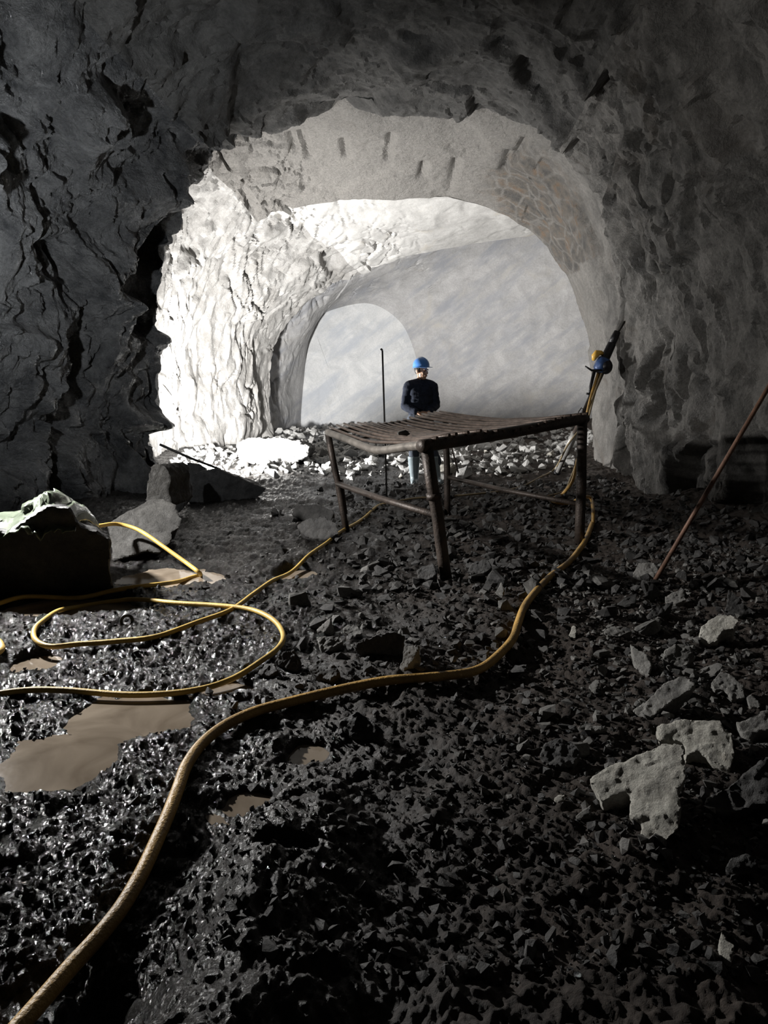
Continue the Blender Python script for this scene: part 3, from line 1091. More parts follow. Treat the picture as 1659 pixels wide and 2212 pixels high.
# --- right foreground group: (outline, base px, normal, thickness, material, label)
RG = [
    ([(1275, 1682), (1315, 1655), (1370, 1628), (1420, 1606), (1442, 1600), (1478, 1606), (1482, 1640), (1484, 1680), (1470, 1712), (1474, 1745), (1468, 1790), (1436, 1822), (1428, 1850), (1405, 1838), (1388, 1848), (1378, 1838), (1384, 1778), (1362, 1768), (1358, 1732), (1366, 1705), (1330, 1720), (1298, 1734), (1288, 1715)],
     (1380, 1800), (-0.45, -0.40, 0.80), 0.20, 'stone_tan', 'largest pale jagged slab at lower right, shaped like a maple leaf'),
    ([(1416, 1570), (1460, 1555), (1520, 1552), (1560, 1550), (1562, 1574), (1584, 1582), (1590, 1628), (1580, 1664), (1545, 1648), (1502, 1622), (1480, 1640), (1476, 1604), (1440, 1598), (1420, 1600)],
     (1500, 1660), (-0.40, -0.50, 0.77), 0.22, 'stone_tan', 'pale jagged slab touching the top of the leaf-shaped slab'),
    ([(1366, 1535), (1410, 1500), (1445, 1470), (1480, 1457), (1504, 1478), (1470, 1505), (1430, 1530), (1404, 1551), (1378, 1550)],
     (1420, 1562), (-0.45, -0.45, 0.78), 0.13, 'stone_lit', 'long narrow striped rock lying above the pale slabs'),
    ([(1506, 1388), (1518, 1352), (1545, 1328), (1580, 1325), (1596, 1340), (1588, 1358), (1560, 1362), (1552, 1384), (1525, 1392)],
     (1540, 1400), (-0.5, -0.6, 0.65), 0.16, 'stone_tan', 'smooth pale rounded slab near the right edge below the leaning rod'),
    ([(1515, 1748), (1535, 1715), (1590, 1685), (1660, 1630), (1700, 1640), (1700, 1720), (1620, 1745), (1545, 1768)],
     (1580, 1775), (-0.2, -0.55, 0.80), 0.25, 'rubble', 'big dark slab at the right edge beside the pale leaf-shaped slab'),
    ([(1590, 1560), (1604, 1558), (1660, 1536), (1700, 1540), (1700, 1570), (1640, 1580), (1616, 1608), (1604, 1590)],
     (1640, 1600), (-0.3, -0.5, 0.80), 0.15, 'stone_lit', 'thin pointed shard at the right edge beside the pale slabs'),
    ([(1432, 1420), (1440, 1398), (1466, 1388), (1494, 1396), (1505, 1418), (1480, 1440), (1440, 1446)],
     (1465, 1450), (-0.3, -0.75, 0.5), 0.14, 'stone_lit', 'grey lumpy rock left of the smooth pale rounded slab'),
    ([(1360, 1388), (1372, 1398), (1396, 1412), (1408, 1436), (1402, 1462), (1384, 1452), (1370, 1430)],
     (1390, 1465), (-0.5, -0.5, 0.7), 0.08, 'stone_lit', 'small three-cornered grey shard left of the lumpy rock'),
    ([(1168, 1630), (1180, 1604), (1210, 1592), (1240, 1600), (1256, 1625), (1240, 1650), (1200, 1655), (1172, 1648)],
     (1210, 1662), (-0.4, -0.6, 0.6), 0.12, 'rubble', 'dark rounded cobble alone left of the pale slabs'),
    ([(1536, 1475), (1556, 1448), (1580, 1455), (1606, 1480), (1610, 1508), (1580, 1512), (1566, 1488), (1545, 1490)],
     (1570, 1512), (-0.4, -0.6, 0.6), 0.12, 'stone_lit', 'grey two-pronged rock between the striped rock and the right edge'),
    ([(1612, 1505), (1622, 1498), (1644, 1520), (1640, 1530), (1620, 1526)], (1630, 1530), (-0.4, -0.6, 0.6), 0.06, 'stone_lit', 'small grey chip above the pointed shard at right'),
    ([(1366, 1238), (1380, 1216), (1410, 1212), (1424, 1230), (1412, 1250), (1384, 1250)], (1395, 1255), (-0.4, -0.7, 0.55), 0.14, 'stone_lit', 'grey angular rock at the foot of the leaning rod'),
    ([(1436, 1290), (1452, 1280), (1478, 1274), (1482, 1296), (1460, 1304)], (1460, 1308), (-0.4, -0.7, 0.55), 0.1, 'stone_lit', 'small grey chip right of the leaning rod foot'),
    ([(1566, 1320), (1574, 1272), (1600, 1294), (1636, 1322), (1600, 1332)], (1600, 1335), (-0.3, -0.8, 0.5), 0.14, 'rubble', 'dark triangular rock behind the smooth pale rounded slab'),
    ([(1070, 1280), (1082, 1256), (1090, 1270), (1086, 1288)], (1080, 1292), (-0.5, -0.8, 0.3), 0.06, 'stone_lit', 'small pale pointed stone standing left of the thick hose'),
    ([(1228, 1376), (1236, 1350), (1246, 1352), (1244, 1378), (1232, 1380)], (1238, 1382), (-0.5, -0.7, 0.4), 0.05, 'stone_tan', 'tiny upright pale chip right of the thick hose'),
    ([(862, 1452), (868, 1420), (872, 1392), (906, 1394), (900, 1412), (886, 1436), (866, 1454)], (880, 1456), (-0.55, -0.8, 0.25), 0.14, 'stone_lit', 'upright glittering stone behind the thick hose with a black shaded side'),
    ([(762, 1395), (790, 1378), (850, 1362), (875, 1372), (868, 1400), (862, 1430), (830, 1420), (780, 1404)], (830, 1420), (0.1, -0.95, 0.2), 0.3, 'rubble', 'broad black rock left of the upright glittering stone'),
    ([(740, 1362), (750, 1346), (772, 1350), (782, 1368), (762, 1378)], (762, 1380), (-0.4, -0.8, 0.4), 0.1, 'stone_lit', 'grey wedge stone left of the broad black rock'),
    ([(682, 1362), (704, 1340), (716, 1332), (712, 1352), (700, 1366)], (700, 1370), (-0.6, -0.7, 0.3), 0.12, 'stone_lit', 'pointed grey stone right of the hose loop'),
    ([(683, 1376), (735, 1370), (742, 1384), (712, 1404), (692, 1402)], (710, 1406), (-0.2, -0.7, 0.6), 0.14, 'stone_lit', 'flat-topped grey stone below the pointed grey stone'),
    ([(592, 1430), (606, 1408), (634, 1402), (650, 1425), (640, 1450), (610, 1440)], (622, 1452), (-0.45, -0.85, 0.2), 0.22, 'rubble', 'dark block touching the right bend of the hose loop'),
    ([(552, 1455), (575, 1436), (592, 1432), (600, 1450), (580, 1462)], (576, 1466), (-0.4, -0.6, 0.6), 0.12, 'rubble', 'wet stone under the lower right bend of the hose loop'),
    ([(690, 1420), (720, 1432), (736, 1452), (714, 1470), (686, 1462), (668, 1446)], (705, 1474), (-0.3, -0.7, 0.6), 0.15, 'rubble', 'wet dark lump just behind the thick hose'),
    ([(730, 1560), (770, 1536), (796, 1548), (830, 1580), (820, 1604), (760, 1590)], (790, 1606), (-0.4, -0.75, 0.45), 0.16, 'rubble', 'dark pyramid-shaped rock in front of the thick hose'),
    ([(640, 1135), (664, 1120), (700, 1116), (726, 1130), (732, 1152), (700, 1166), (660, 1160)], (690, 1168), (-0.3, -0.8, 0.5), 0.3, 'rubble', 'dark rounded rock beside the left table leg'),
    ([(628, 1110), (640, 1092), (690, 1088), (722, 1104), (716, 1124), (660, 1128)], (680, 1126), (-0.3, -0.8, 0.5), 0.35, 'rubble', 'dark rock lying behind the rounded rock near the left table leg'),
    ([(1010, 1235), (1020, 1216), (1052, 1206), (1064, 1226), (1044, 1240)], (1035, 1244), (-0.3, -0.8, 0.5), 0.15, 'rubble', 'dark stone right of the front table leg'),
    ([(900, 1232), (916, 1222), (936, 1216), (944, 1240), (925, 1252), (904, 1250)], (925, 1256), (-0.3, -0.8, 0.5), 0.2, 'rubble', 'rough dark stone left of the front table leg'),
    ([(1552, 2035), (1560, 2005), (1572, 2030), (1588, 2040), (1580, 2090), (1568, 2086), (1556, 2060)], (1570, 2092), (-0.6, -0.5, 0.6), 0.07, 'stone_tan', 'pale pointed shard alone in the dark lower right corner'),
    ([(1442, 2010), (1458, 1998), (1466, 2014), (1452, 2022)], (1455, 2022), (-0.5, -0.5, 0.7), 0.03, 'stone_lit', 'tiny grey chip left of the pointed shard in the lower right corner'),
    ([(1568, 1875), (1580, 1850), (1612, 1842), (1640, 1860), (1632, 1885), (1590, 1890)], (1600, 1895), (-0.4, -0.7, 0.5), 0.1, 'rubble', 'dark lump under the big dark slab at the right edge'),
    ([(1240, 1765), (1262, 1745), (1276, 1738), (1278, 1758), (1250, 1772)], (1260, 1775), (-0.5, -0.6, 0.6), 0.05, 'stone_lit', 'grey chip left of the leaf-shaped slab'),
    ([(1195, 1724), (1208, 1714), (1222, 1718), (1214, 1732), (1200, 1735)], (1208, 1736), (-0.5, -0.6, 0.6), 0.04, 'stone_tan', 'tiny pale chip left of the leaf-shaped slab near the cobble'),
    ([(1245, 1572), (1258, 1562), (1310, 1570), (1312, 1576), (1260, 1584)], (1280, 1586), (-0.3, -0.6, 0.7), 0.05, 'stone_lit', 'thin grey splinter above the dark rounded cobble'),
    ([(1270, 1480), (1288, 1466), (1296, 1472), (1286, 1500), (1276, 1494)], (1283, 1500), (-0.5, -0.6, 0.6), 0.05, 'stone_lit', 'small light fragment in the rubble left of the striped rock'),
    ([(1302, 1362), (1318, 1348), (1340, 1358), (1368, 1362), (1330, 1378), (1308, 1376)], (1335, 1380), (-0.3, -0.7, 0.6), 0.08, 'stone_lit', 'flat arrow-shaped stone between the hose and the lumpy rock'),
    ([(1396, 1330), (1420, 1306), (1456, 1298), (1440, 1318), (1404, 1340)], (1425, 1340), (-0.2, -0.7, 0.6), 0.1, 'rubble', 'long dark slab below the foot of the leaning rod'),
]
NAMED = []
for k_, (ol, bp_, nr_, th_, mt_, lab_) in enumerate(RG):
    base_ = on_ground(bp_[0], bp_[1])
    sz = max(abs(ol[0][0] - q[0]) for q in ol) * base_.y / F
    vox = min(0.02, max(0.006, sz / 30))
    NAMED.append(slab_rock('rock', ol, base_ + Vector((0, 0, 0.015)), nr_, th_, mt_, lab_, None, vox, min(0.02, 0.07 * sz), 2.2 / max(sz, 0.12), push=(0.15, 0.45, -0.85), bevel=0.2, seed=40 + k_))

# --- loose stones that can be counted, and finer grit as stuff
TAKEN = [(o.location.x, o.location.y, max(o.dimensions[0], o.dimensions[1]) * 0.5) for o in COL.objects if o.get('category') in ('rock', 'boulder')]
TABLE_FEET = [on_ground(*p) for p in ((750, 1147), (965, 1250), (1252, 1170), (967, 1110))]
HOSE_A = [(1281, 1082), (1281, 1130), (1258, 1186), (1218, 1230), (1180, 1262), (1140, 1306), (1120, 1350), (1108, 1392), (1078, 1430), (1035, 1458), (985, 1470), (910, 1475), (840, 1482), (770, 1494), (700, 1510), (620, 1530), (550, 1550), (490, 1580), (440, 1618), (404, 1660), (384, 1710), (362, 1770), (338, 1830), (306, 1900), (265, 1970), (215, 2040), (150, 2112), (60, 2212), (0, 2280)]
HA_G = np.array([tuple(on_ground(*p)) for p in HOSE_A])


def clear_of(x, y, r):
    for (tx, ty, tr) in TAKEN:
        if (tx - x) ** 2 + (ty - y) ** 2 < (tr + r) ** 2:
            return False
    for f_ in TABLE_FEET:
        if (f_.x - x) ** 2 + (f_.y - y) ** 2 < (0.06 + r) ** 2:
            return False
    if np.min((HA_G[:, 0] - x) ** 2 + (HA_G[:, 1] - y) ** 2) < (0.05 + r) ** 2 and r > 0.02:
        return False
    return True


#        n,  px box,                 size range,   mats,               label, group
ZONES = [
    (56, (1000, 1210, 1640, 1420), (0.08, 0.24), ('rubble', 'stone', 'stone'), 'loose dark angular stone on the rubble slope below the right wall', 'rubble on the slope below the right wall'),
    (56, (640, 1270, 1120, 1470), (0.06, 0.20), ('rubble', 'rubble', 'rubble', 'stone'), 'loose dark angular stone in the rubble between hose loop and thick hose', 'rubble between the hose loop and the thick hose'),
    (38, (740, 1090, 1240, 1250), (0.08, 0.26), ('rubble', 'rubble', 'stone'), 'loose dark stone lying under or beside the metal table', 'rubble under the metal table'),
    (28, (1120, 1430, 1640, 1640), (0.05, 0.16), ('rubble', 'stone', 'stone'), 'small grey stone scattered around the pale slabs at lower right', 'small stones around the pale slabs'),
    (16, (820, 1600, 1300, 1900), (0.03, 0.08), ('rubble', 'rubble', 'stone'), 'small dark stone on the brown gravel in front of the thick hose', 'small stones in front of the thick hose'),
    (62, (520, 962, 1240, 1040), (0.12, 0.42), ('stone_white', 'stone_white', 'stone_pale'), 'pale blasted stone in the lit heap behind the worker', 'pale stones in the lit heap'),
]
SHORT = ['leaf-shaped pale slab', 'second pale jagged slab', 'long narrow striped rock', 'smooth pale rounded slab', 'big dark slab at the right edge',
         'thin pointed shard at the right edge', 'grey lumpy rock', 'three-cornered grey shard', 'dark rounded cobble', 'grey two-pronged rock', None,
         'grey rock at the leaning rod foot', 'grey chip right of the leaning rod', 'dark triangular rock', 'pointed stone left of the thick hose', 'upright pale chip by the hose',
         'upright glittering stone', 'broad black rock', 'grey wedge stone', 'pointed grey stone', 'flat-topped grey stone', 'dark block at the hose loop bend',
         'wet stone under the hose bend', 'wet dark lump behind the hose', 'dark pyramid-shaped rock', 'dark rounded rock at the left table leg', None, 'dark stone right of the front table leg',
         'dark stone left of the front table leg', 'lone pale shard at lower right', None, None, 'grey chip left of the leaf-shaped slab', 'tiny pale chip near the cobble', 'thin grey splinter above the cobble',
         'small light fragment in the rubble', 'flat arrow-shaped stone', 'long dark slab below the rod foot']
LAND = [(n_, o.location.x, o.location.y) for n_, o in zip(SHORT, NAMED) if n_]
LAND += [('glaring white boulder', -1.75, 13.1), ('left table leg', TABLE_FEET[0].x, TABLE_FEET[0].y), ('front table leg', TABLE_FEET[1].x, TABLE_FEET[1].y),
         ('right table leg', TABLE_FEET[2].x, TABLE_FEET[2].y), ('back table leg', TABLE_FEET[3].x, TABLE_FEET[3].y), ('worker', 0.58, 10.8), ('rock drill foot', on_ground(1203, 1024).x, on_ground(1203, 1024).y)]
TONE = {'rubble': 'dark', 'stone': 'grey', 'stone_pale': 'pale', 'stone_white': 'whitish'}
LOOSE = []
rs = np.random.RandomState(5)
for (n_, (x0, y0, x1, y1), (s0_, s1_), mats_, lab_, grp_) in ZONES:
    done = tries = 0
    while done < n_ and tries < n_ * 12:
        tries += 1
        p = on_ground(x0 + (x1 - x0) * rs.rand(), y0 + (y1 - y0) * rs.rand())
        s = s0_ + (s1_ - s0_) * rs.rand() ** 2.2
        if not inside(p.x, p.y, s * 0.6 + 0.1) or not clear_of(p.x, p.y, s * 0.45):
            continue
        TAKEN.append((p.x, p.y, s * 0.45))
        mt_ = mats_[rs.randint(len(mats_))]
        me = STONE_BY[mt_][rs.randint(len(STONE))]
        o = link('rock', me)
        o.location = (p.x, p.y, p.z + s * 0.13)
        o.rotation_euler = (rs.normal() * 0.4, rs.normal() * 0.4, rs.rand() * 6.28)
        o.scale = (s, s * (0.8 + 0.4 * rs.rand()), s * (0.7 + 0.5 * rs.rand()))
        tag(o, lab_, 'rock', grp_)
        LOOSE.append((o, TONE[mt_], s))
        done += 1
# the loose stone nearest to a landmark on each of its sides gets a label of its own
USED = set()
for nm_, lx, ly in LAND:
    for word, (ux, uy) in (('left', (-1, 0)), ('right', (1, 0)), ('near', (0, -1)), ('far', (0, 1))):
        best = None
        for o, tone_, s in LOOSE:
            dx_, dy_ = o.location.x - lx, o.location.y - ly
            dd_ = math.hypot(dx_, dy_)
            if o.name in USED or dd_ > 1.0 or dd_ < 1e-3 or (dx_ * ux + dy_ * uy) / dd_ < 0.72:
                continue
            if best is None or dd_ < best[0]:
                best = (dd_, o, tone_, s)
        if best:
            _, o, tone_, s = best
            USED.add(o.name)
            side_ = {'left': 'nearest on the left of', 'right': 'nearest on the right of', 'near': 'nearest in front of', 'far': 'nearest behind'}[word]
            o['label'] = f'{tone_} stone {side_} the {nm_}'
            del o['group']


def grit_field(name, n, box, sizes, mat, label, seed, bias=1.0, power=3.0, dens=None):
    r = np.random.RandomState(seed)
    x0, y0, x1, y1 = box
    y = y0 + (y1 - y0) * r.rand(n) ** bias
    x = x0 + (x1 - x0) * r.rand(n)
    keep = np.abs(x) < 0.56 * y + 0.5
    keep &= puddle_mask(x, y) < 0.4
    keep &= inside(x, y, sizes[1] * 0.7 + 0.12)
    if dens is not None:
        keep &= r.rand(n) < dens(x, y)
    x, y = x[keep], y[keep]
    n = len(x)
    s = sizes[0] + (sizes[1] - sizes[0]) * r.rand(n) ** power
    z = ground(x, y, True) + s * 0.12
    base = []
    for g in GRIT:
        base.append((np.array([v.co[:] for v in g.vertices]), np.array([p.vertices[:] for p in g.polygons])))
    Vs, Fs, off = [], [], 0
    a, b, c = r.rand(n) * 6.28, r.normal(size=n) * 0.5, r.normal(size=n) * 0.5
    which = r.randint(len(base), size=n)
    for w in range(len(base)):
        idx = np.where(which == w)[0]
        bv, bf = base[w]
        m = len(idx)
        ca, sa = np.cos(a[idx]), np.sin(a[idx])
        cb, sb = np.cos(b[idx]), np.sin(b[idx])
        cc, sc_ = np.cos(c[idx]), np.sin(c[idx])
        Rz = np.zeros((m, 3, 3)); Rz[:, 0, 0] = ca; Rz[:, 0, 1] = -sa; Rz[:, 1, 0] = sa; Rz[:, 1, 1] = ca; Rz[:, 2, 2] = 1
        Rx_ = np.zeros((m, 3, 3)); Rx_[:, 0, 0] = 1; Rx_[:, 1, 1] = cb; Rx_[:, 1, 2] = -sb; Rx_[:, 2, 1] = sb; Rx_[:, 2, 2] = cb
        Ry = np.zeros((m, 3, 3)); Ry[:, 1, 1] = 1; Ry[:, 0, 0] = cc; Ry[:, 0, 2] = sc_; Ry[:, 2, 0] = -sc_; Ry[:, 2, 2] = cc
        R = Rz @ Rx_ @ Ry
        vv = np.einsum('nij,kj->nki', R, bv) * s[idx][:, None, None] + np.stack([x[idx], y[idx], z[idx]], 1)[:, None, :]
        ff = bf[None] + (np.arange(m) * len(bv))[:, None, None] + off
        off += m * len(bv)
        Vs.append(vv.reshape(-1, 3))
        Fs.append(ff.reshape(-1, 3))
    me = mesh_np(name, np.concatenate(Vs), np.concatenate(Fs), False)
    o = link(name, me, M[mat])
    tag(o, label, 'gravel', None, 'stuff')
    return o


grit_field('gravel', 9000, (-2.0, 1.7, 3.6, 6.5), (0.010, 0.075), 'rubble', 'loose dark gravel strewn over the tunnel floor', 21, 1.4, 3.2,
           lambda x, y: 0.10 + 0.9 * sstep(-0.7, 0.5, x - 0.05 * (y - 3)))
grit_field('gravel', 4200, (-1.2, 5.0, 4.0, 10.5), (0.03, 0.16), 'rubble', 'coarse dark gravel under and around the metal table', 22, 1.0, 2.6,
           lambda x, y: 0.08 + 0.92 * sstep(-0.8, 0.6, x))
grit_field('gravel', 2600, (0.5, 2.2, 3.4, 6.0), (0.015, 0.08), 'stone', 'grey stone chips on the right side of the floor', 24, 1.0, 2.4,
           lambda x, y: sstep(0.3, 1.4, x - 0.1 * (y - 3)))
grit_field('gravel', 3000, (-3.4, 11.4, 4.2, 18.4), (0.05, 0.30), 'stone_white', 'pale gravel spread over the lit heap', 23, 1.0, 2.5)

grit_field('mud', 15000, (-2.6, 1.7, 2.4, 5.2), (0.006, 0.036), 'mud', 'small wet clods of black mud over the foreground', 25, 1.3, 2.6)

# ------------------------------------------------------------------ hoses


def hose(name, path, r, mat, label, lift=0.75, free=None, smoothw=9):
    """path of pixels lying on the ground; smooth the height so that the hose bridges hollows"""
    pts = [on_ground(px, py) for px, py in path]
    pts = catmull(pts, 0.03)
    P = np.array([tuple(p) for p in pts])
    h = ground(P[:, 0], P[:, 1], True)
    n = len(h)
    mx_ = np.array([h[max(0, i - 4):i + 5].max() for i in range(n)])
    ker = np.hanning(2 * smoothw + 3)[1:-1]
    ker /= ker.sum()
    pad = np.concatenate([np.full(smoothw, mx_[0]), mx_, np.full(smoothw, mx_[-1])])
    hs = np.convolve(pad, ker, 'valid')
    P[:, 2] = hs + r * lift
    if free is not None:
        P = np.concatenate([P, np.array([tuple(p) for p in catmull([tuple(P[-1])] + [tuple(p) for p in free], 0.03)])[1:]])
    mb = MB().tube(P, r, 12)
    o = link(name, mb.mesh(name), M[mat])
    tag(o, label, 'hose')
    return o


hose('air_hose', HOSE_A[1:], 0.024, 'hose_mud', 'thick muddy yellow hose winding from the table to the lower left corner', smoothw=12)
hose('air_hose', [(836, 1090), (790, 1118), (742, 1150), (690, 1188), (640, 1222), (590, 1258), (545, 1292), (500, 1322), (430, 1352), (340, 1380), (250, 1396), (170, 1404), (110, 1406), (78, 1394), (76, 1370), (100, 1346), (160, 1326), (260, 1312), (370, 1305), (460, 1312), (540, 1326), (590, 1346), (612, 1380), (602, 1412), (560, 1444), (500, 1474), (420, 1492), (290, 1497), (150, 1494), (60, 1501), (-40, 1512)],
     0.0155, 'hose', 'yellow hose lying in a long loop on the wet mud at left', smoothw=14)
bt = at(186, 1140, b0.y + 0.35)
hose('air_hose', [(-60, 1322), (0, 1308), (50, 1295), (120, 1292), (200, 1286), (330, 1271), (410, 1256), (434, 1246)], 0.0165, 'hose',
     'yellow hose bent sharply and draped from the black boulder over the slab', smoothw=10,
     free=[on_ground(429, 1236, 0.10), at(400, 1214, s0.y - 0.25), at(352, 1180, s0.y - 0.12), at(318, 1156, s0.y + 0.02), at(290, 1141, s0.y + 0.12), at(252, 1132, s0.y + 0.12), at(215, 1136, s0.y - 0.1), at(186, 1141, s0.y - 0.3)])
hose('air_hose', [(-60, 1440), (-20, 1430), (2, 1416), (4, 1402), (-8, 1388), (-50, 1380)], 0.018, 'hose', 'short curl of yellow hose at the very left edge', smoothw=5)

M['bar_steel'] = plain('worn_rusty_bar', (0.13, 0.098, 0.080), 0.45, 0.35, 0.5, 0.45, 12, 0.4, 60)
# ------------------------------------------------------------------ metal table (drilling stand)
tb = empty('metal_table', tuple(sum(TABLE_FEET, Vector()) / 4))
tag(tb, 'rusty steel table with barred sagging top standing on the rubble', 'table')
TO = tb.location.copy()
fL, fF, fR, fB = [p + Vector((0, 0, -0.03)) for p in TABLE_FEET]
tL = at(708, 934, fL.y + 0.02)
tF = at(921, 962, fF.y - 0.02)
tR = at(1258, 905, fR.y + 0.0)
tB = at(962, 899, fB.y + 0.02)


def tpart(name, mb, mat, label=None, parent=None, smooth=True):
    me = mb.mesh(name, smooth)
    V_ = get_v(me) - np.array(TO)
    set_v(me, V_)
    o = link(name, me, M[mat], parent or tb)
    if label:
        o['label'] = label
    return o


def lerp(a, b, t_):
    return a + (b - a) * t_


def quad_bez(a, b, c, n=14):
    return [a * (1 - s) ** 2 + b * 2 * s * (1 - s) + c * s * s for s in np.linspace(0, 1, n)]


legs = []
for a_, b_, r_ in ((tL, fL, 0.032), (tF, fF, 0.045), (tR, fR, 0.045), (tB, fB, 0.036)):
    mb = MB()
    mid_ = lerp(a_, b_, 0.5)
    mb.tube([a_, lerp(a_, b_, 0.3), mid_ + Vector((0.006, 0, 0)), lerp(a_, b_, 0.8), b_], r_, 14)
    legs.append(tpart('leg', mb, 'steel'))
# sleeve joint on the front leg
mb = MB()
mb.tube([lerp(tF, fF, 0.34), lerp(tF, fF, 0.38)], 0.056, 14)
mb2 = MB()
tpart('sleeve', mb, 'steel', None, legs[1])
# thin second leg rods
mb = MB().tube([lerp(tF, fF, 0.50) + Vector((-0.02, 0.05, 0)), lerp(tF, fF, 0.86) + Vector((-0.02, 0.06, 0))], 0.012, 8)
tpart('brace', mb, 'steel')
mb = MB().tube([lerp(tL, fL, 0.46) + Vector((0.05, 0, 0)), lerp(tL, fL, 0.80) + Vector((0.03, 0, 0))], 0.012, 8)
tpart('brace', mb, 'steel')
mb = MB().tube([lerp(tB, fB, 0.12) + Vector((0.01, -0.03, 0)), lerp(tB, fB, 0.55) + Vector((0.12, -0.10, 0))], 0.009, 8)
tpart('brace', mb, 'steel')
# stretchers
SLF0, SLF1 = lerp(tL, fL, 0.50), lerp(tF, fF, 0.50)
tpart('stretcher', MB().tube([SLF0, lerp(SLF0, SLF1, 0.5) + Vector((0, 0, -0.01)), SLF1], 0.028, 12), 'steel')
SRB0, SRB1 = lerp(tB, fB, 0.60), lerp(tR, fR, 0.67)
tpart('stretcher', MB().tube([SRB0, lerp(SRB0, SRB1, 0.5) + Vector((0, 0, -0.015)), SRB1], 0.024, 12), 'steel')
# top rails
sagLF = [tL, lerp(tL, tF, 0.22) + Vector((0, 0, -0.035)), lerp(tL, tF, 0.48) + Vector((0, 0, -0.085)), lerp(tL, tF, 0.62) + Vector((0, 0, -0.088)), lerp(tL, tF, 0.85) + Vector((0, 0, -0.03)), tF]
railLF = catmull(sagLF, 0.05)
tpart('rail', MB().tube(railLF, 0.033, 12), 'steel_bright', 'paler bent tube rail along the short left side')
railFR = quad_bez(tF, lerp(tF, tR, 0.5) + Vector((0, 0, -0.02)), tR, 20)
tpart('rail', MB().tube([railFR[0] + (tF - tR).normalized() * 0.06] + railFR + [tR + (tR - tF).normalized() * 0.05], 0.046, 14), 'steel')
railRB = quad_bez(tB, lerp(tB, tR, 0.45) + Vector((0, 0, -0.10)), tR, 20)
tpart('rail', MB().tube(railRB, 0.030, 12), 'steel')
railBL = quad_bez(tL, lerp(tL, tB, 0.5) + Vector((0, 0, -0.02)), tB, 16)
tpart('rail', MB().tube(railBL, 0.028, 12), 'steel')


def on_path(path, t_):
    x_ = t_ * (len(path) - 1)
    i_ = min(int(x_), len(path) - 2)
    return lerp(path[i_], path[i_ + 1], x_ - i_)


def top_at(u_, v_):
    """u along F-R, v from the back rail to the front rail"""
    a_ = on_path(railBL, u_)
    b_ = on_path(railFR, u_)
    p_ = lerp(a_, b_, v_)
    p_.z += 0.032 - 0.075 * math.sin(math.pi * v_) * (1 - 0.25 * u_) + 0.02 * math.sin(9 * u_)
    return p_


NB = 18
rj = random.Random(3)
for k_ in range(NB):
    u_ = (k_ + 0.6) / NB
    du_ = rj.uniform(-0.008, 0.008)
    v1_ = 1.0 + rj.uniform(0.02, 0.05)
    pts = [top_at(min(max(u_ + du_ * v_, 0), 1), v_) + Vector((0, 0, rj.uniform(-0.004, 0.004))) for v_ in np.linspace(-0.03, v1_, 9)]
    tpart('bar', MB().tube(pts, 0.0115 + rj.uniform(0, 0.003), 8), 'bar_steel')
for v_ in (0.30, 0.72):
    pts = [top_at(u2, v_) + Vector((0, 0, -0.022)) for u2 in np.linspace(0.0, 1.0, 14)]
    tpart('cross_bar', MB().tube(pts, 0.010, 8), 'steel')
# wire loop at the right corner
mb = MB().tube([at(1247, 903, tR.y), at(1250, 889, tR.y), at(1256, 881, tR.y), at(1260, 884, tR.y), at(1257, 896, tR.y), at(1250, 903, tR.y)], 0.005, 6)
tpart('wire_loop', mb, 'rod_dark')

# stone on the table
tp = top_at(0.16, 0.60)
so = link('rock', variant(STONE[3], M['stone']))
so.location = tp + Vector((0, 0, 0.040))
so.scale = (0.17, 0.13, 0.13)
so.rotation_euler = (0, 0, 0.6)
tag(so, 'flat stone lying on the barred top of the metal table', 'rock')

# ------------------------------------------------------------------ rods
vb = on_ground(836, 1086)
mb = MB().tube([vb + Vector((0, 0, -0.05)), lerp(vb, at(826, 757, vb.y), 0.5), at(826, 757, vb.y)], 0.0105, 8)
mb.tube([at(826, 757, vb.y), at(824, 754, vb.y), at(822, 756, vb.y)], 0.012, 8)
o = link('drill_rod', mb.mesh('drill_rod'), M['rod_dark'])
tag(o, 'thin upright drill rod standing behind the metal table beside the worker', 'rod')

rf = on_ground(1409, 1264)
xt, zt_ = 0, 0
topp = at(1659, 838, rf.y + 0.42)
dirr = (topp - rf).normalized()
end_ = topp
for q_ in np.linspace(0, 1.2, 60):
    e_ = topp + dirr * q_
    if e_.x > wall_x(e_.y, e_.z, 1) - 0.02:
        break
    end_ = e_
mb = MB().tube([rf - dirr * 0.03, lerp(rf, end_, 0.5), end_], 0.017, 10)
o = link('drill_rod', mb.mesh('drill_rod'), M['rod'])
tag(o, 'long rusty rod leaning on the right wall with its foot in the rubble', 'rod')

lr = on_ground(474, 1020)
lt = at(345, 960, 9.6)
mb = MB().tube([at(476, 1014, 9.9), at(410, 989, 9.75), lt], 0.016, 8)
o = link('drill_rod', mb.mesh('drill_rod'), M['rod_dark'])
tag(o, 'dark rod lying slanted above the low rock before the glaring left wall', 'rod')

# ------------------------------------------------------------------ rock drill on its air leg
YD = 10.15
jf = on_ground(1203, 1024)
dr = empty('rock_drill', tuple(jf))
tag(dr, 'blue rock drill on a slanted tubular leg leaning against the right wall', 'drill')
TO_D = jf.copy()


def dpart(name, mb, mat, parent=None, label=None, smooth=True):
    me = mb.mesh(name, smooth)
    set_v(me, get_v(me) - np.array(TO_D))
    o_ = link(name, me, M[mat], parent or dr)
    if label:
        o_['label'] = label
    return o_


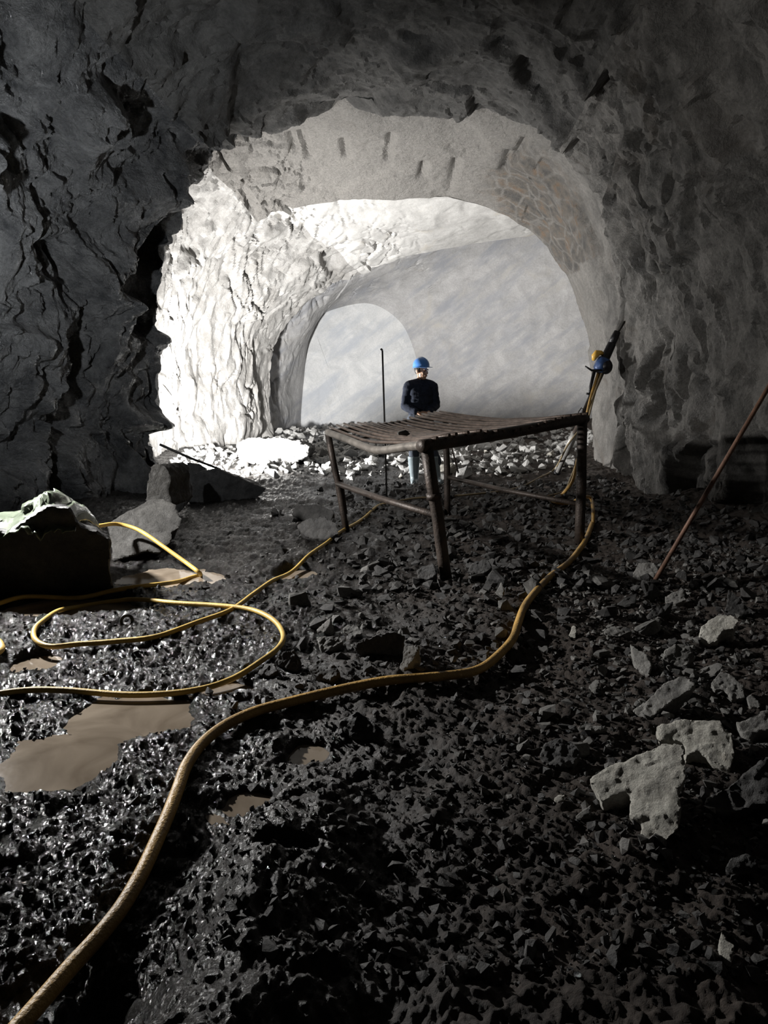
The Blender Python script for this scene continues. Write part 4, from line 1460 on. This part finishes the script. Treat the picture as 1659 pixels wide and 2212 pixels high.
jb = at(1304, 795, YD)
jm = lerp(jf, jb, 0.42)
ax = (jb - jf).normalized()
leg_ = dpart('air_leg', MB().tube([jf, lerp(jf, jb, 0.20), lerp(jf, jb, 0.22), jm], [0.034, 0.034, 0.052, 0.052], 14), 'alu')
dpart('inner_tube', MB().tube([jm, jb], 0.036, 12), 'steel', leg_)
dpart('foot', MB().tube([jf - ax * 0.14, jf - ax * 0.02, jf + ax * 0.05], [0.012, 0.05, 0.055], 12), 'drill_black', leg_)
# drill body
d0, d1 = at(1296, 798, YD), at(1322, 742, YD)
da = (d1 - d0).normalized()
body = MB()
body.tube([d0 - da * 0.05, d0, d0 + da * 0.02, lerp(d0, d1, 0.4), lerp(d0, d1, 0.42), d1, d1 + da * 0.02], [0.05, 0.075, 0.085, 0.08, 0.06, 0.055, 0.03], 14)
bd = dpart('drill_body', body, 'drill_black')
dpart('casing', MB().tube([lerp(d0, d1, -0.1), lerp(d0, d1, 0.0), lerp(d0, d1, 0.38), lerp(d0, d1, 0.44)], [0.06, 0.094, 0.092, 0.07], 14), 'drill_blue', bd, 'blue painted casing')
dpart('valve_chest', MB().ball(at(1309, 792, YD - 0.03), (0.085, 0.09, 0.10)), 'drill_black', bd)
dpart('chuck', MB().tube([d1, lerp(d1, at(1333, 716, YD), 0.5), at(1334, 716, YD)], [0.05, 0.052, 0.042], 12), 'drill_black', bd)
dst = at(1334, 718, YD)
wx_ = wall_x(YD + 0.1, 2.4, 1)
ds_end = dst
for q_ in np.linspace(0.02, 0.30, 30):
    e_ = dst + (da + Vector((0.25, 0.0, 0.1))).normalized() * q_
    if e_.x > wall_x(e_.y, e_.z, 1) - 0.005:
        break
    ds_end = e_
dpart('drill_steel', MB().tube([dst - da * 0.05, ds_end], 0.014, 8), 'rod_dark')
dpart('handle', MB().tube([at(1282, 778, YD), at(1284, 770, YD - 0.02), at(1290, 763, YD - 0.03), at(1298, 762, YD + 0.0), at(1306, 768, YD)], [0.022, 0.042, 0.046, 0.030, 0.022], 12), 'drill_yellow', None, 'yellow grip')
dpart('lever', MB().tube([at(1300, 800, YD - 0.08), at(1278, 800, YD - 0.1), at(1264, 791, YD - 0.1)], [0.016, 0.014, 0.010], 8), 'drill_black')
dpart('lubricator', MB().tube([at(1284, 800, YD), at(1276, 835, YD), at(1273, 860, YD)], [0.024, 0.02, 0.012], 10), 'drill_black')
dpart('clamp', MB().tube([at(1267, 850, YD), at(1281, 853, YD)], 0.014, 8), 'drill_black')

# hoses running down from the drill
hp = [at(1300, 806, YD - 0.06), at(1284, 850, YD - 0.12), at(1268, 892, YD - 0.2), at(1254, 925, YD - 0.25), at(1226, 962, YD - 0.1), on_ground(1200, 1004, 0.05), on_ground(1165, 1032, 0.03), on_ground(1110, 1056, 0.02), on_ground(1000, 1070, 0.03), on_ground(900, 1076, 0.03), on_ground(836, 1089, 0.03)]
mb = MB().tube(catmull(hp, 0.05), 0.013, 8)
o = link('air_hose', mb.mesh('air_hose'), M['hose_thin'])
tag(o, 'thin dull hose running from the rock drill along the ground behind the table', 'hose')
hp = [at(1292, 806, YD + 0.04), at(1276, 860, YD - 0.1), at(1266, 905, YD - 0.5), at(1256, 955, YD - 0.9), at(1246, 1000, YD - 1.1), at(1236, 1040, 9.0), on_ground(1214, 1068, 0.04), on_ground(1192, 1076, 0.04), on_ground(1202, 1086, 0.04), on_ground(1232, 1086, 0.05), at(1258, 1074, 7.75), at(1276, 1076, HA_G[0][1] - 0.1), at(1281, 1100, HA_G[1][1] + 0.05), tuple(on_ground(1281, 1131, 0.03))]
mb = MB().tube(catmull(hp, 0.04), 0.019, 10)
o = link('air_hose', mb.mesh('air_hose'), M['hose_mud'])
tag(o, 'yellow hose hanging from the rock drill and coiling behind the right table leg', 'hose')
hp = [at(1298, 806, YD + 0.08), at(1282, 862, YD), at(1264, 930, YD - 0.2), at(1250, 985, YD - 0.4), at(1232, 1035, YD - 0.5), on_ground(1218, 1060, 0.03), on_ground(1180, 1072, 0.03)]
mb = MB().tube(catmull(hp, 0.05), 0.011, 8)
o = link('water_hose', mb.mesh('water_hose'), M['hose_thin'])
tag(o, 'thin tan hose hanging from the rock drill beside the yellow one', 'hose')

# ------------------------------------------------------------------ plastic sheet on the black boulder
rt = random.Random(8)
mb = MB()
nu_, nv_ = 46, 30
ol_t = [(-150, 1128), (-90, 1120), (-20, 1118), (30, 1112), (66, 1092), (84, 1072), (100, 1066), (122, 1074), (150, 1092), (164, 1110), (166, 1134)]
ol_b = [(-150, 1190), (-90, 1180), (-30, 1172), (12, 1158), (48, 1142), (84, 1158), (92, 1172), (112, 1140), (138, 1146), (156, 1146), (166, 1142)]
Vt = []
for j in range(nv_):
    v_ = j / (nv_ - 1)
    for i in range(nu_):
        u_ = i / (nu_ - 1) * (len(ol_t) - 1)
        a_ = min(int(u_), len(ol_t) - 2)
        f_ = u_ - a_
        tx, ty = [ol_t[a_][k2] * (1 - f_) + ol_t[a_ + 1][k2] * f_ for k2 in (0, 1)]
        bx, by = [ol_b[a_][k2] * (1 - f_) + ol_b[a_ + 1][k2] * f_ for k2 in (0, 1)]
        # the sheet goes up the front, over the crest and down the back
        w_ = min(1.0, v_ / 0.62)
        px_, py_ = bx + (tx - bx) * w_, by + (ty - by) * w_
        Yt = b0.y - 0.14 + 0.34 * w_ ** 1.3
        p_ = at(px_, py_, Yt)
        if v_ > 0.62:
            e_ = (v_ - 0.62) / 0.38
            p_ = p_ + Vector((0, 0.5 * e_, 0.02 * math.sin(3 * e_) - 0.22 * e_ * e_))
        Vt.append(tuple(p_))
Vt = np.array(Vt)
fo = 0.055 * facets(Vt * np.array([7.0, 5.0, 6.0]), 501, 1.2, 0.6, 40) + 0.03 * facets(Vt * np.array([17.0, 9, 12]), 505, 1.2, 0.5, 40)
Vt[:, 1] -= np.abs(fo) * 0.9
Vt[:, 2] += fo * 0.5
Vc = Vt.mean(0)
mb.add(Vt - Vc, None, grid_faces(nv_, nu_))
me = mb.mesh('plastic_sheet', True)
o = link('plastic_sheet', me, M['tarp'], None, tuple(Vc))
sm = o.modifiers.new('thickness', 'SOLIDIFY')
sm.thickness = 0.006
tag(o, 'crumpled shiny green-grey plastic sheet thrown over the black boulder', 'sheet')
# rag beside it
mb = MB()
Vr = []
for j in range(7):
    for i in range(12):
        p_ = at(139 + 44 * i / 11, 1160 - 9 * j / 6 - 2 * math.sin(i * 1.1), b0.y - 0.06 + 0.12 * j / 6)
        Vr.append(tuple(p_ + Vector((0, 0, 0.012 * math.sin(i * 1.7 + j)))))
Vr = np.array(Vr)
mb.add(Vr - Vr.mean(0), None, grid_faces(7, 12))
o = link('cloth_scrap', mb.mesh('cloth_scrap'), M['paper'], None, tuple(Vr.mean(0)))
sm = o.modifiers.new('thickness', 'SOLIDIFY')
sm.thickness = 0.012
tag(o, 'small pale scrap lying on the black boulder beside the plastic sheet', 'scrap')

# rubber ring lying in the mud inside the hose loop
rp = on_ground(274, 1342, 0.02, True)
pts = [rp + Vector((0.035 * math.cos(a_), 0.012 * math.sin(a_), 0.035 * math.sin(a_))) for a_ in np.linspace(0, 2 * math.pi, 19)]
o = link('rubber_ring', MB().tube(pts, 0.011, 8).mesh('rubber_ring'), M['ring'])
tag(o, 'small black rubber ring in the mud inside the hose loop', 'ring')

# ------------------------------------------------------------------ the worker
pf = on_ground(920, 1046)
PX, PY = pf.x, pf.y
pz = min(gz(PX - 0.13, PY), gz(PX + 0.13, PY)) + 0.005
px_m = 1 / (F / PY)
cxp = at(908, 900, PY).x


def bm_body(inflate=0.0, what='all'):
    mb_ = MB()
    i_ = inflate

    def cap(a, b, r0, r1):
        mb_.capsule(a, b, r0 + i_, r1 + i_)
    if what in ('all', 'top'):
        # torso
        for z_, rx_, ry_ in ((0.98, 0.150, 0.105), (1.08, 0.150, 0.105), (1.18, 0.165, 0.112), (1.28, 0.178, 0.115), (1.33, 0.160, 0.100)):
            mb_.ball((0, 0.0, z_), (rx_ + i_, ry_ + i_, 0.13))
        cap((0.0, 0.0, 1.41), (-0.150, 0.0, 1.368), 0.060, 0.062)
        cap((0.0, 0.0, 1.41), (0.150, 0.0, 1.368), 0.060, 0.062)
        # arms: elbows out, forearms folded in front of the waist
        cap((-0.168, 0.0, 1.358), (-0.218, 0.01, 1.10), 0.058, 0.046)
        cap((0.168, 0.0, 1.358), (0.220, 0.02, 1.10), 0.058, 0.046)
        e = 0.86 if what == 'top' else 1.0
        a0_, a1_ = np.array((-0.218, 0.01, 1.10)), np.array((-0.075, -0.215, 1.015))
        cap(a0_, a0_ + (a1_ - a0_) * e, 0.045, 0.031 if what == 'all' else 0.036)
        a0_, a1_ = np.array((0.220, 0.02, 1.10)), np.array((0.085, -0.205, 1.02))
        cap(a0_, a0_ + (a1_ - a0_) * e, 0.045, 0.031 if what == 'all' else 0.036)
    if what in ('all', 'bottom'):
        mb_.ball((0, 0.0, 0.94), (0.152 + i_, 0.108 + i_, 0.115))
        cap((-0.085, 0, 0.90), (-0.088, -0.01, 0.50), 0.085, 0.056)
        cap((0.085, 0, 0.90), (0.165, 0.0, 0.50), 0.085, 0.056)
        cap((-0.088, -0.01, 0.50), (-0.075, 0.02, 0.10 if what == 'all' else 0.30), 0.054, 0.036 if what == 'all' else 0.05)
        cap((0.165, 0.0, 0.50), (0.245, 0.03, 0.10 if what == 'all' else 0.30), 0.054, 0.036 if what == 'all' else 0.05)
    return mb_


body = bm_body(-0.004)
# feet inside the boots
for sx_, x_ in ((-1, -0.075), (1, 0.245)):
    body.capsule((x_, 0.02, 0.05), (x_ + 0.03 * sx_, -0.12, 0.035), 0.034, 0.028)
# neck and head (turned a little to the picture's right)
body.capsule((0, 0.01, 1.38), (0.005, -0.005, 1.50), 0.056, 0.052)
HT = 0.70  # head turn
Rh = np.array(Matrix.Rotation(HT, 3, 'Z')) @ np.array(Matrix.Rotation(0.06, 3, 'X'))
hc = np.array((0.008, -0.02, 1.575))


def hd(p):
    return hc + Rh @ np.array(p)


body.ball(hd((0, 0.012, 0.025)), (0.074, 0.092, 0.098), Rh)
body.ball(hd((0, -0.030, -0.045)), (0.054, 0.058, 0.070), Rh)
body.ball(hd((0, -0.055, -0.092)), (0.026, 0.026, 0.022), Rh)                   # chin
body.capsule(hd((0, -0.084, 0.010)), hd((0, -0.104, -0.028)), 0.009, 0.013)     # nose
body.ball(hd((0, -0.082, 0.022)), (0.050, 0.014, 0.012), Rh)                     # brow
for sx_ in (-1, 1):
    body.ball(hd((0.040 * sx_, -0.062, -0.020)), (0.022, 0.020, 0.018), Rh)      # cheek
    body.ball(hd((0.078 * sx_, 0.012, -0.008)), (0.011, 0.020, 0.032), Rh)       # ear
    body.ball(hd((0.014 * sx_, -0.086, -0.060)), (0.017, 0.010, 0.007), Rh)      # lips
# hands: palms and five separate curled fingers each, left hand over right
for (w_, dirn, sg) in (((-0.075, -0.215, 1.015), (0.83, -0.48, -0.28), 1), ((0.085, -0.205, 1.02), (-0.80, -0.52, -0.30), -1)):
    w_ = np.array(w_)
    d_ = np.array(dirn) / np.linalg.norm(dirn)
    up_ = np.array((0, -0.45, 0.89))
    up_ = up_ - d_ * up_.dot(d_)
    up_ /= np.linalg.norm(up_)
    sd_ = np.cross(d_, up_)
    pc = w_ + d_ * 0.052
    Rp = np.stack([d_, sd_, up_], 1)
    body.ball(pc, (0.052, 0.042, 0.018), Rp)
    for k_, (o_, L_) in enumerate(((-0.030, 0.068), (-0.010, 0.078), (0.010, 0.074), (0.029, 0.058))):
        k0 = pc + d_ * 0.042 + sd_ * o_
        k1 = k0 + d_ * L_ * 0.5 - up_ * L_ * 0.18
        k2_ = k1 + d_ * L_ * 0.22 - up_ * L_ * 0.42
        body.capsule(k0, k1, 0.0095, 0.0088, 8)
        body.capsule(k1, k2_, 0.0088, 0.0078, 8)
    tb_ = pc - d_ * 0.018 - sd_ * 0.036 * sg
    t1_ = tb_ + d_ * 0.040 - sd_ * 0.026 * sg + up_ * 0.008
    body.capsule(tb_, t1_, 0.012, 0.010, 8)
    body.capsule(t1_, t1_ + d_ * 0.030 - sd_ * 0.004 * sg, 0.010, 0.008, 8)
bme = remesh(body.mesh('person'), 0.0065, 2, 'person')
person = link('person', bme, M['skin'])
for p in bme.polygons:
    p.use_smooth = True
person.location = (cxp, PY, pz)
person.rotation_euler = (0, 0, 0.12)
tag(person, 'person in blue helmet, dark sweater and grey boots standing behind the metal table', 'person')


def cloth(name, mb_, mat, vox=0.0085, sm_=4, wr=0.0, label=None, cut=None):
    me_ = remesh(mb_.mesh(name), vox, sm_, name)
    if wr:
        V_, N_ = get_v(me_), get_n(me_)
        q_ = V_ * np.array([1, 1, 0.55])
        set_v(me_, V_ + N_ * (wr * fbm(q_ * 9, 3, 77) + wr * 0.7 * fbm(V_ * np.array([10, 10, 26]), 2, 79))[:, None])
    for p in me_.polygons:
        p.use_smooth = True
    o_ = link(name, me_, M[mat], person)
    if label:
        o_['label'] = label
    return o_


top = bm_body(0.016, 'top')
sw = cloth('sweater', top, 'sweater', wr=0.009)
cl_ = MB()
pts = [np.array((0.002 + 0.064 * math.cos(a_), 0.004 + 0.064 * math.sin(a_), 1.442 + 0.016 * math.sin(a_))) for a_ in np.linspace(0, 2 * math.pi, 25)]
cl_.tube(pts, 0.011, 8)
cb = link('collar', cl_.mesh('collar'), M['sweater'], sw)
cl_ = MB()
pts = [np.array((0.002 + 0.066 * math.cos(a_), 0.004 + 0.066 * math.sin(a_), 1.433 + 0.016 * math.sin(a_))) for a_ in np.linspace(0, 2 * math.pi, 25)]
cl_.tube(pts, 0.007, 8)
cb = link('collar_edge', cl_.mesh('collar_edge'), M['collar'], sw)
cb['label'] = 'thin cream line at the neck'
for a0_, a1_ in (((-0.218, 0.01, 1.10), (-0.075, -0.215, 1.015)), ((0.220, 0.02, 1.10), (0.085, -0.205, 1.02))):
    a0_, a1_ = np.array(a0_), np.array(a1_)
    c_ = MB().tube([a0_ + (a1_ - a0_) * 0.78, a0_ + (a1_ - a0_) * 0.97], [0.050, 0.047], 14)
    link('cuff', c_.mesh('cuff'), M['sweater'], sw)
tr = bm_body(0.022, 'bottom')
cloth('trousers', tr, 'trousers', wr=0.006)
for (kx, ky, ax_, ay_, sg) in ((-0.088, -0.008, -0.075, 0.02, -1), (0.176, 0.003, 0.245, 0.03, 1)):
    b_ = MB()
    b_.tube([(kx, ky, 0.395), (kx, ky, 0.39), ((kx + ax_) / 2, (ky + ay_) / 2 + 0.012, 0.28), (ax_, ay_, 0.12), (ax_, ay_ - 0.004, 0.03)], [0.086, 0.088, 0.080, 0.062, 0.056], 18)
    b_.capsule((ax_, ay_ + 0.012, 0.055), (ax_ + 0.035 * sg, ay_ - 0.145, 0.042), 0.052, 0.042)
    bo = cloth('boot', b_, 'boot', 0.008, 3, 0.0)
    s_ = MB()
    s_.capsule((ax_, ay_ + 0.02, 0.012), (ax_ + 0.036 * sg, ay_ - 0.15, 0.012), 0.054, 0.047)
    sme = s_.mesh('sole')
    Vs_ = get_v(sme)
    Vs_[:, 2] = np.clip((Vs_[:, 2] - 0.012) * 0.35 + 0.012, 0.0, 0.03)
    set_v(sme, Vs_)
    link('sole', sme, M['ring'], bo)
# hair under the helmet, sideburns
h_ = MB()
h_.ball(hd((0, 0.022, 0.020)), (0.081, 0.092, 0.088), Rh)
hme = remesh(h_.mesh('hair'), 0.006, 1, 'hair')
bm = bmesh.new()
bm.from_mesh(hme)
RhT = Rh.T
kill = []
for v in bm.verts:
    lp = RhT @ (np.array(v.co) - hc)
    if lp[1] < -0.038 or lp[2] < (-0.045 if lp[1] > 0.035 else -0.012) or (abs(lp[0]) > 0.05 and lp[1] < 0.03 and lp[2] < 0.012 and lp[1] > -0.012):
        kill.append(v)
bmesh.ops.delete(bm, geom=kill, context='VERTS')
bm.to_mesh(hme)
bm.free()
link('hair', hme, M['hair'], person)
# eyes: dark lids and brows
for sx_ in (-1, 1):
    e_ = MB().ball(hd((0.029 * sx_, -0.083, 0.000)), (0.013, 0.006, 0.005), Rh, 10, 6)
    link('eye', e_.mesh('eye'), M['hair'], person)
    e_ = MB().ball(hd((0.030 * sx_, -0.090, 0.019)), (0.020, 0.007, 0.0045), Rh, 10, 6)
    link('eyebrow', e_.mesh('eyebrow'), M['hair'], person)
# helmet: domed shell with a lip, a front brim and a ridge, plus a chin strap
hl = MB()
nu_, nv_ = 36, 12
Vh = []
Rt = Rh @ np.array(Matrix.Rotation(-0.10, 3, 'X'))
hb = hd((0, 0.012, 0.074))
for j in range(nv_ + 1):
    th_ = (math.pi / 2) * (1 - j / nv_) if j < nv_ else 0
    for i in range(nu_):
        ph = 2 * math.pi * i / nu_
        rr_ = math.cos(math.pi / 2 * (1 - j / nv_)) if False else math.sin(math.pi / 2 * j / nv_)
        x_, y_, z_ = 0.103 * rr_ * math.cos(ph), 0.124 * rr_ * math.sin(ph), 0.112 * math.cos(math.pi / 2 * j / nv_)
        rg_ = 0.006 * math.exp(-(x_ / 0.014) ** 2)
        Vh.append(hb + Rt @ np.array((x_, y_, z_ + rg_)))
# lip and brim rows
for ex_, dz_ in ((1.0, -0.022), (1.07, -0.026)):
    for i in range(nu_):
        ph = 2 * math.pi * i / nu_
        fb = max(0.0, -math.sin(ph)) ** 3
        x_, y_ = 0.103 * ex_ * math.cos(ph), 0.124 * ex_ * math.sin(ph) - (0.060 * fb if ex_ > 1.01 else 0)
        Vh.append(hb + Rt @ np.array((x_, y_, dz_ - (0.006 * fb if ex_ > 1.01 else 0))))
nr_h = nv_ + 3
f4 = []
for j in range(nr_h - 1):
    for i in range(nu_):
        i2 = (i + 1) % nu_
        f4.append((j * nu_ + i, (j + 1) * nu_ + i, (j + 1) * nu_ + i2, j * nu_ + i2))
hl.add(np.array(Vh), None, f4)
ho = link('helmet', hl.mesh('helmet'), M['helmet'], person)
sm = ho.modifiers.new('thickness', 'SOLIDIFY')
sm.thickness = 0.004
st_ = MB().tube([hd((-0.086, 0.0, 0.03)), hd((-0.083, -0.004, -0.03)), hd((-0.062, -0.015, -0.085)), hd((-0.03, -0.04, -0.115)), hd((0.0, -0.05, -0.122)), hd((0.03, -0.04, -0.115)), hd((0.062, -0.015, -0.085)), hd((0.083, -0.004, -0.03)), hd((0.086, 0.0, 0.03))], 0.0035, 6)
link('chin_strap', st_.mesh('chin_strap'), M['ring'], ho)
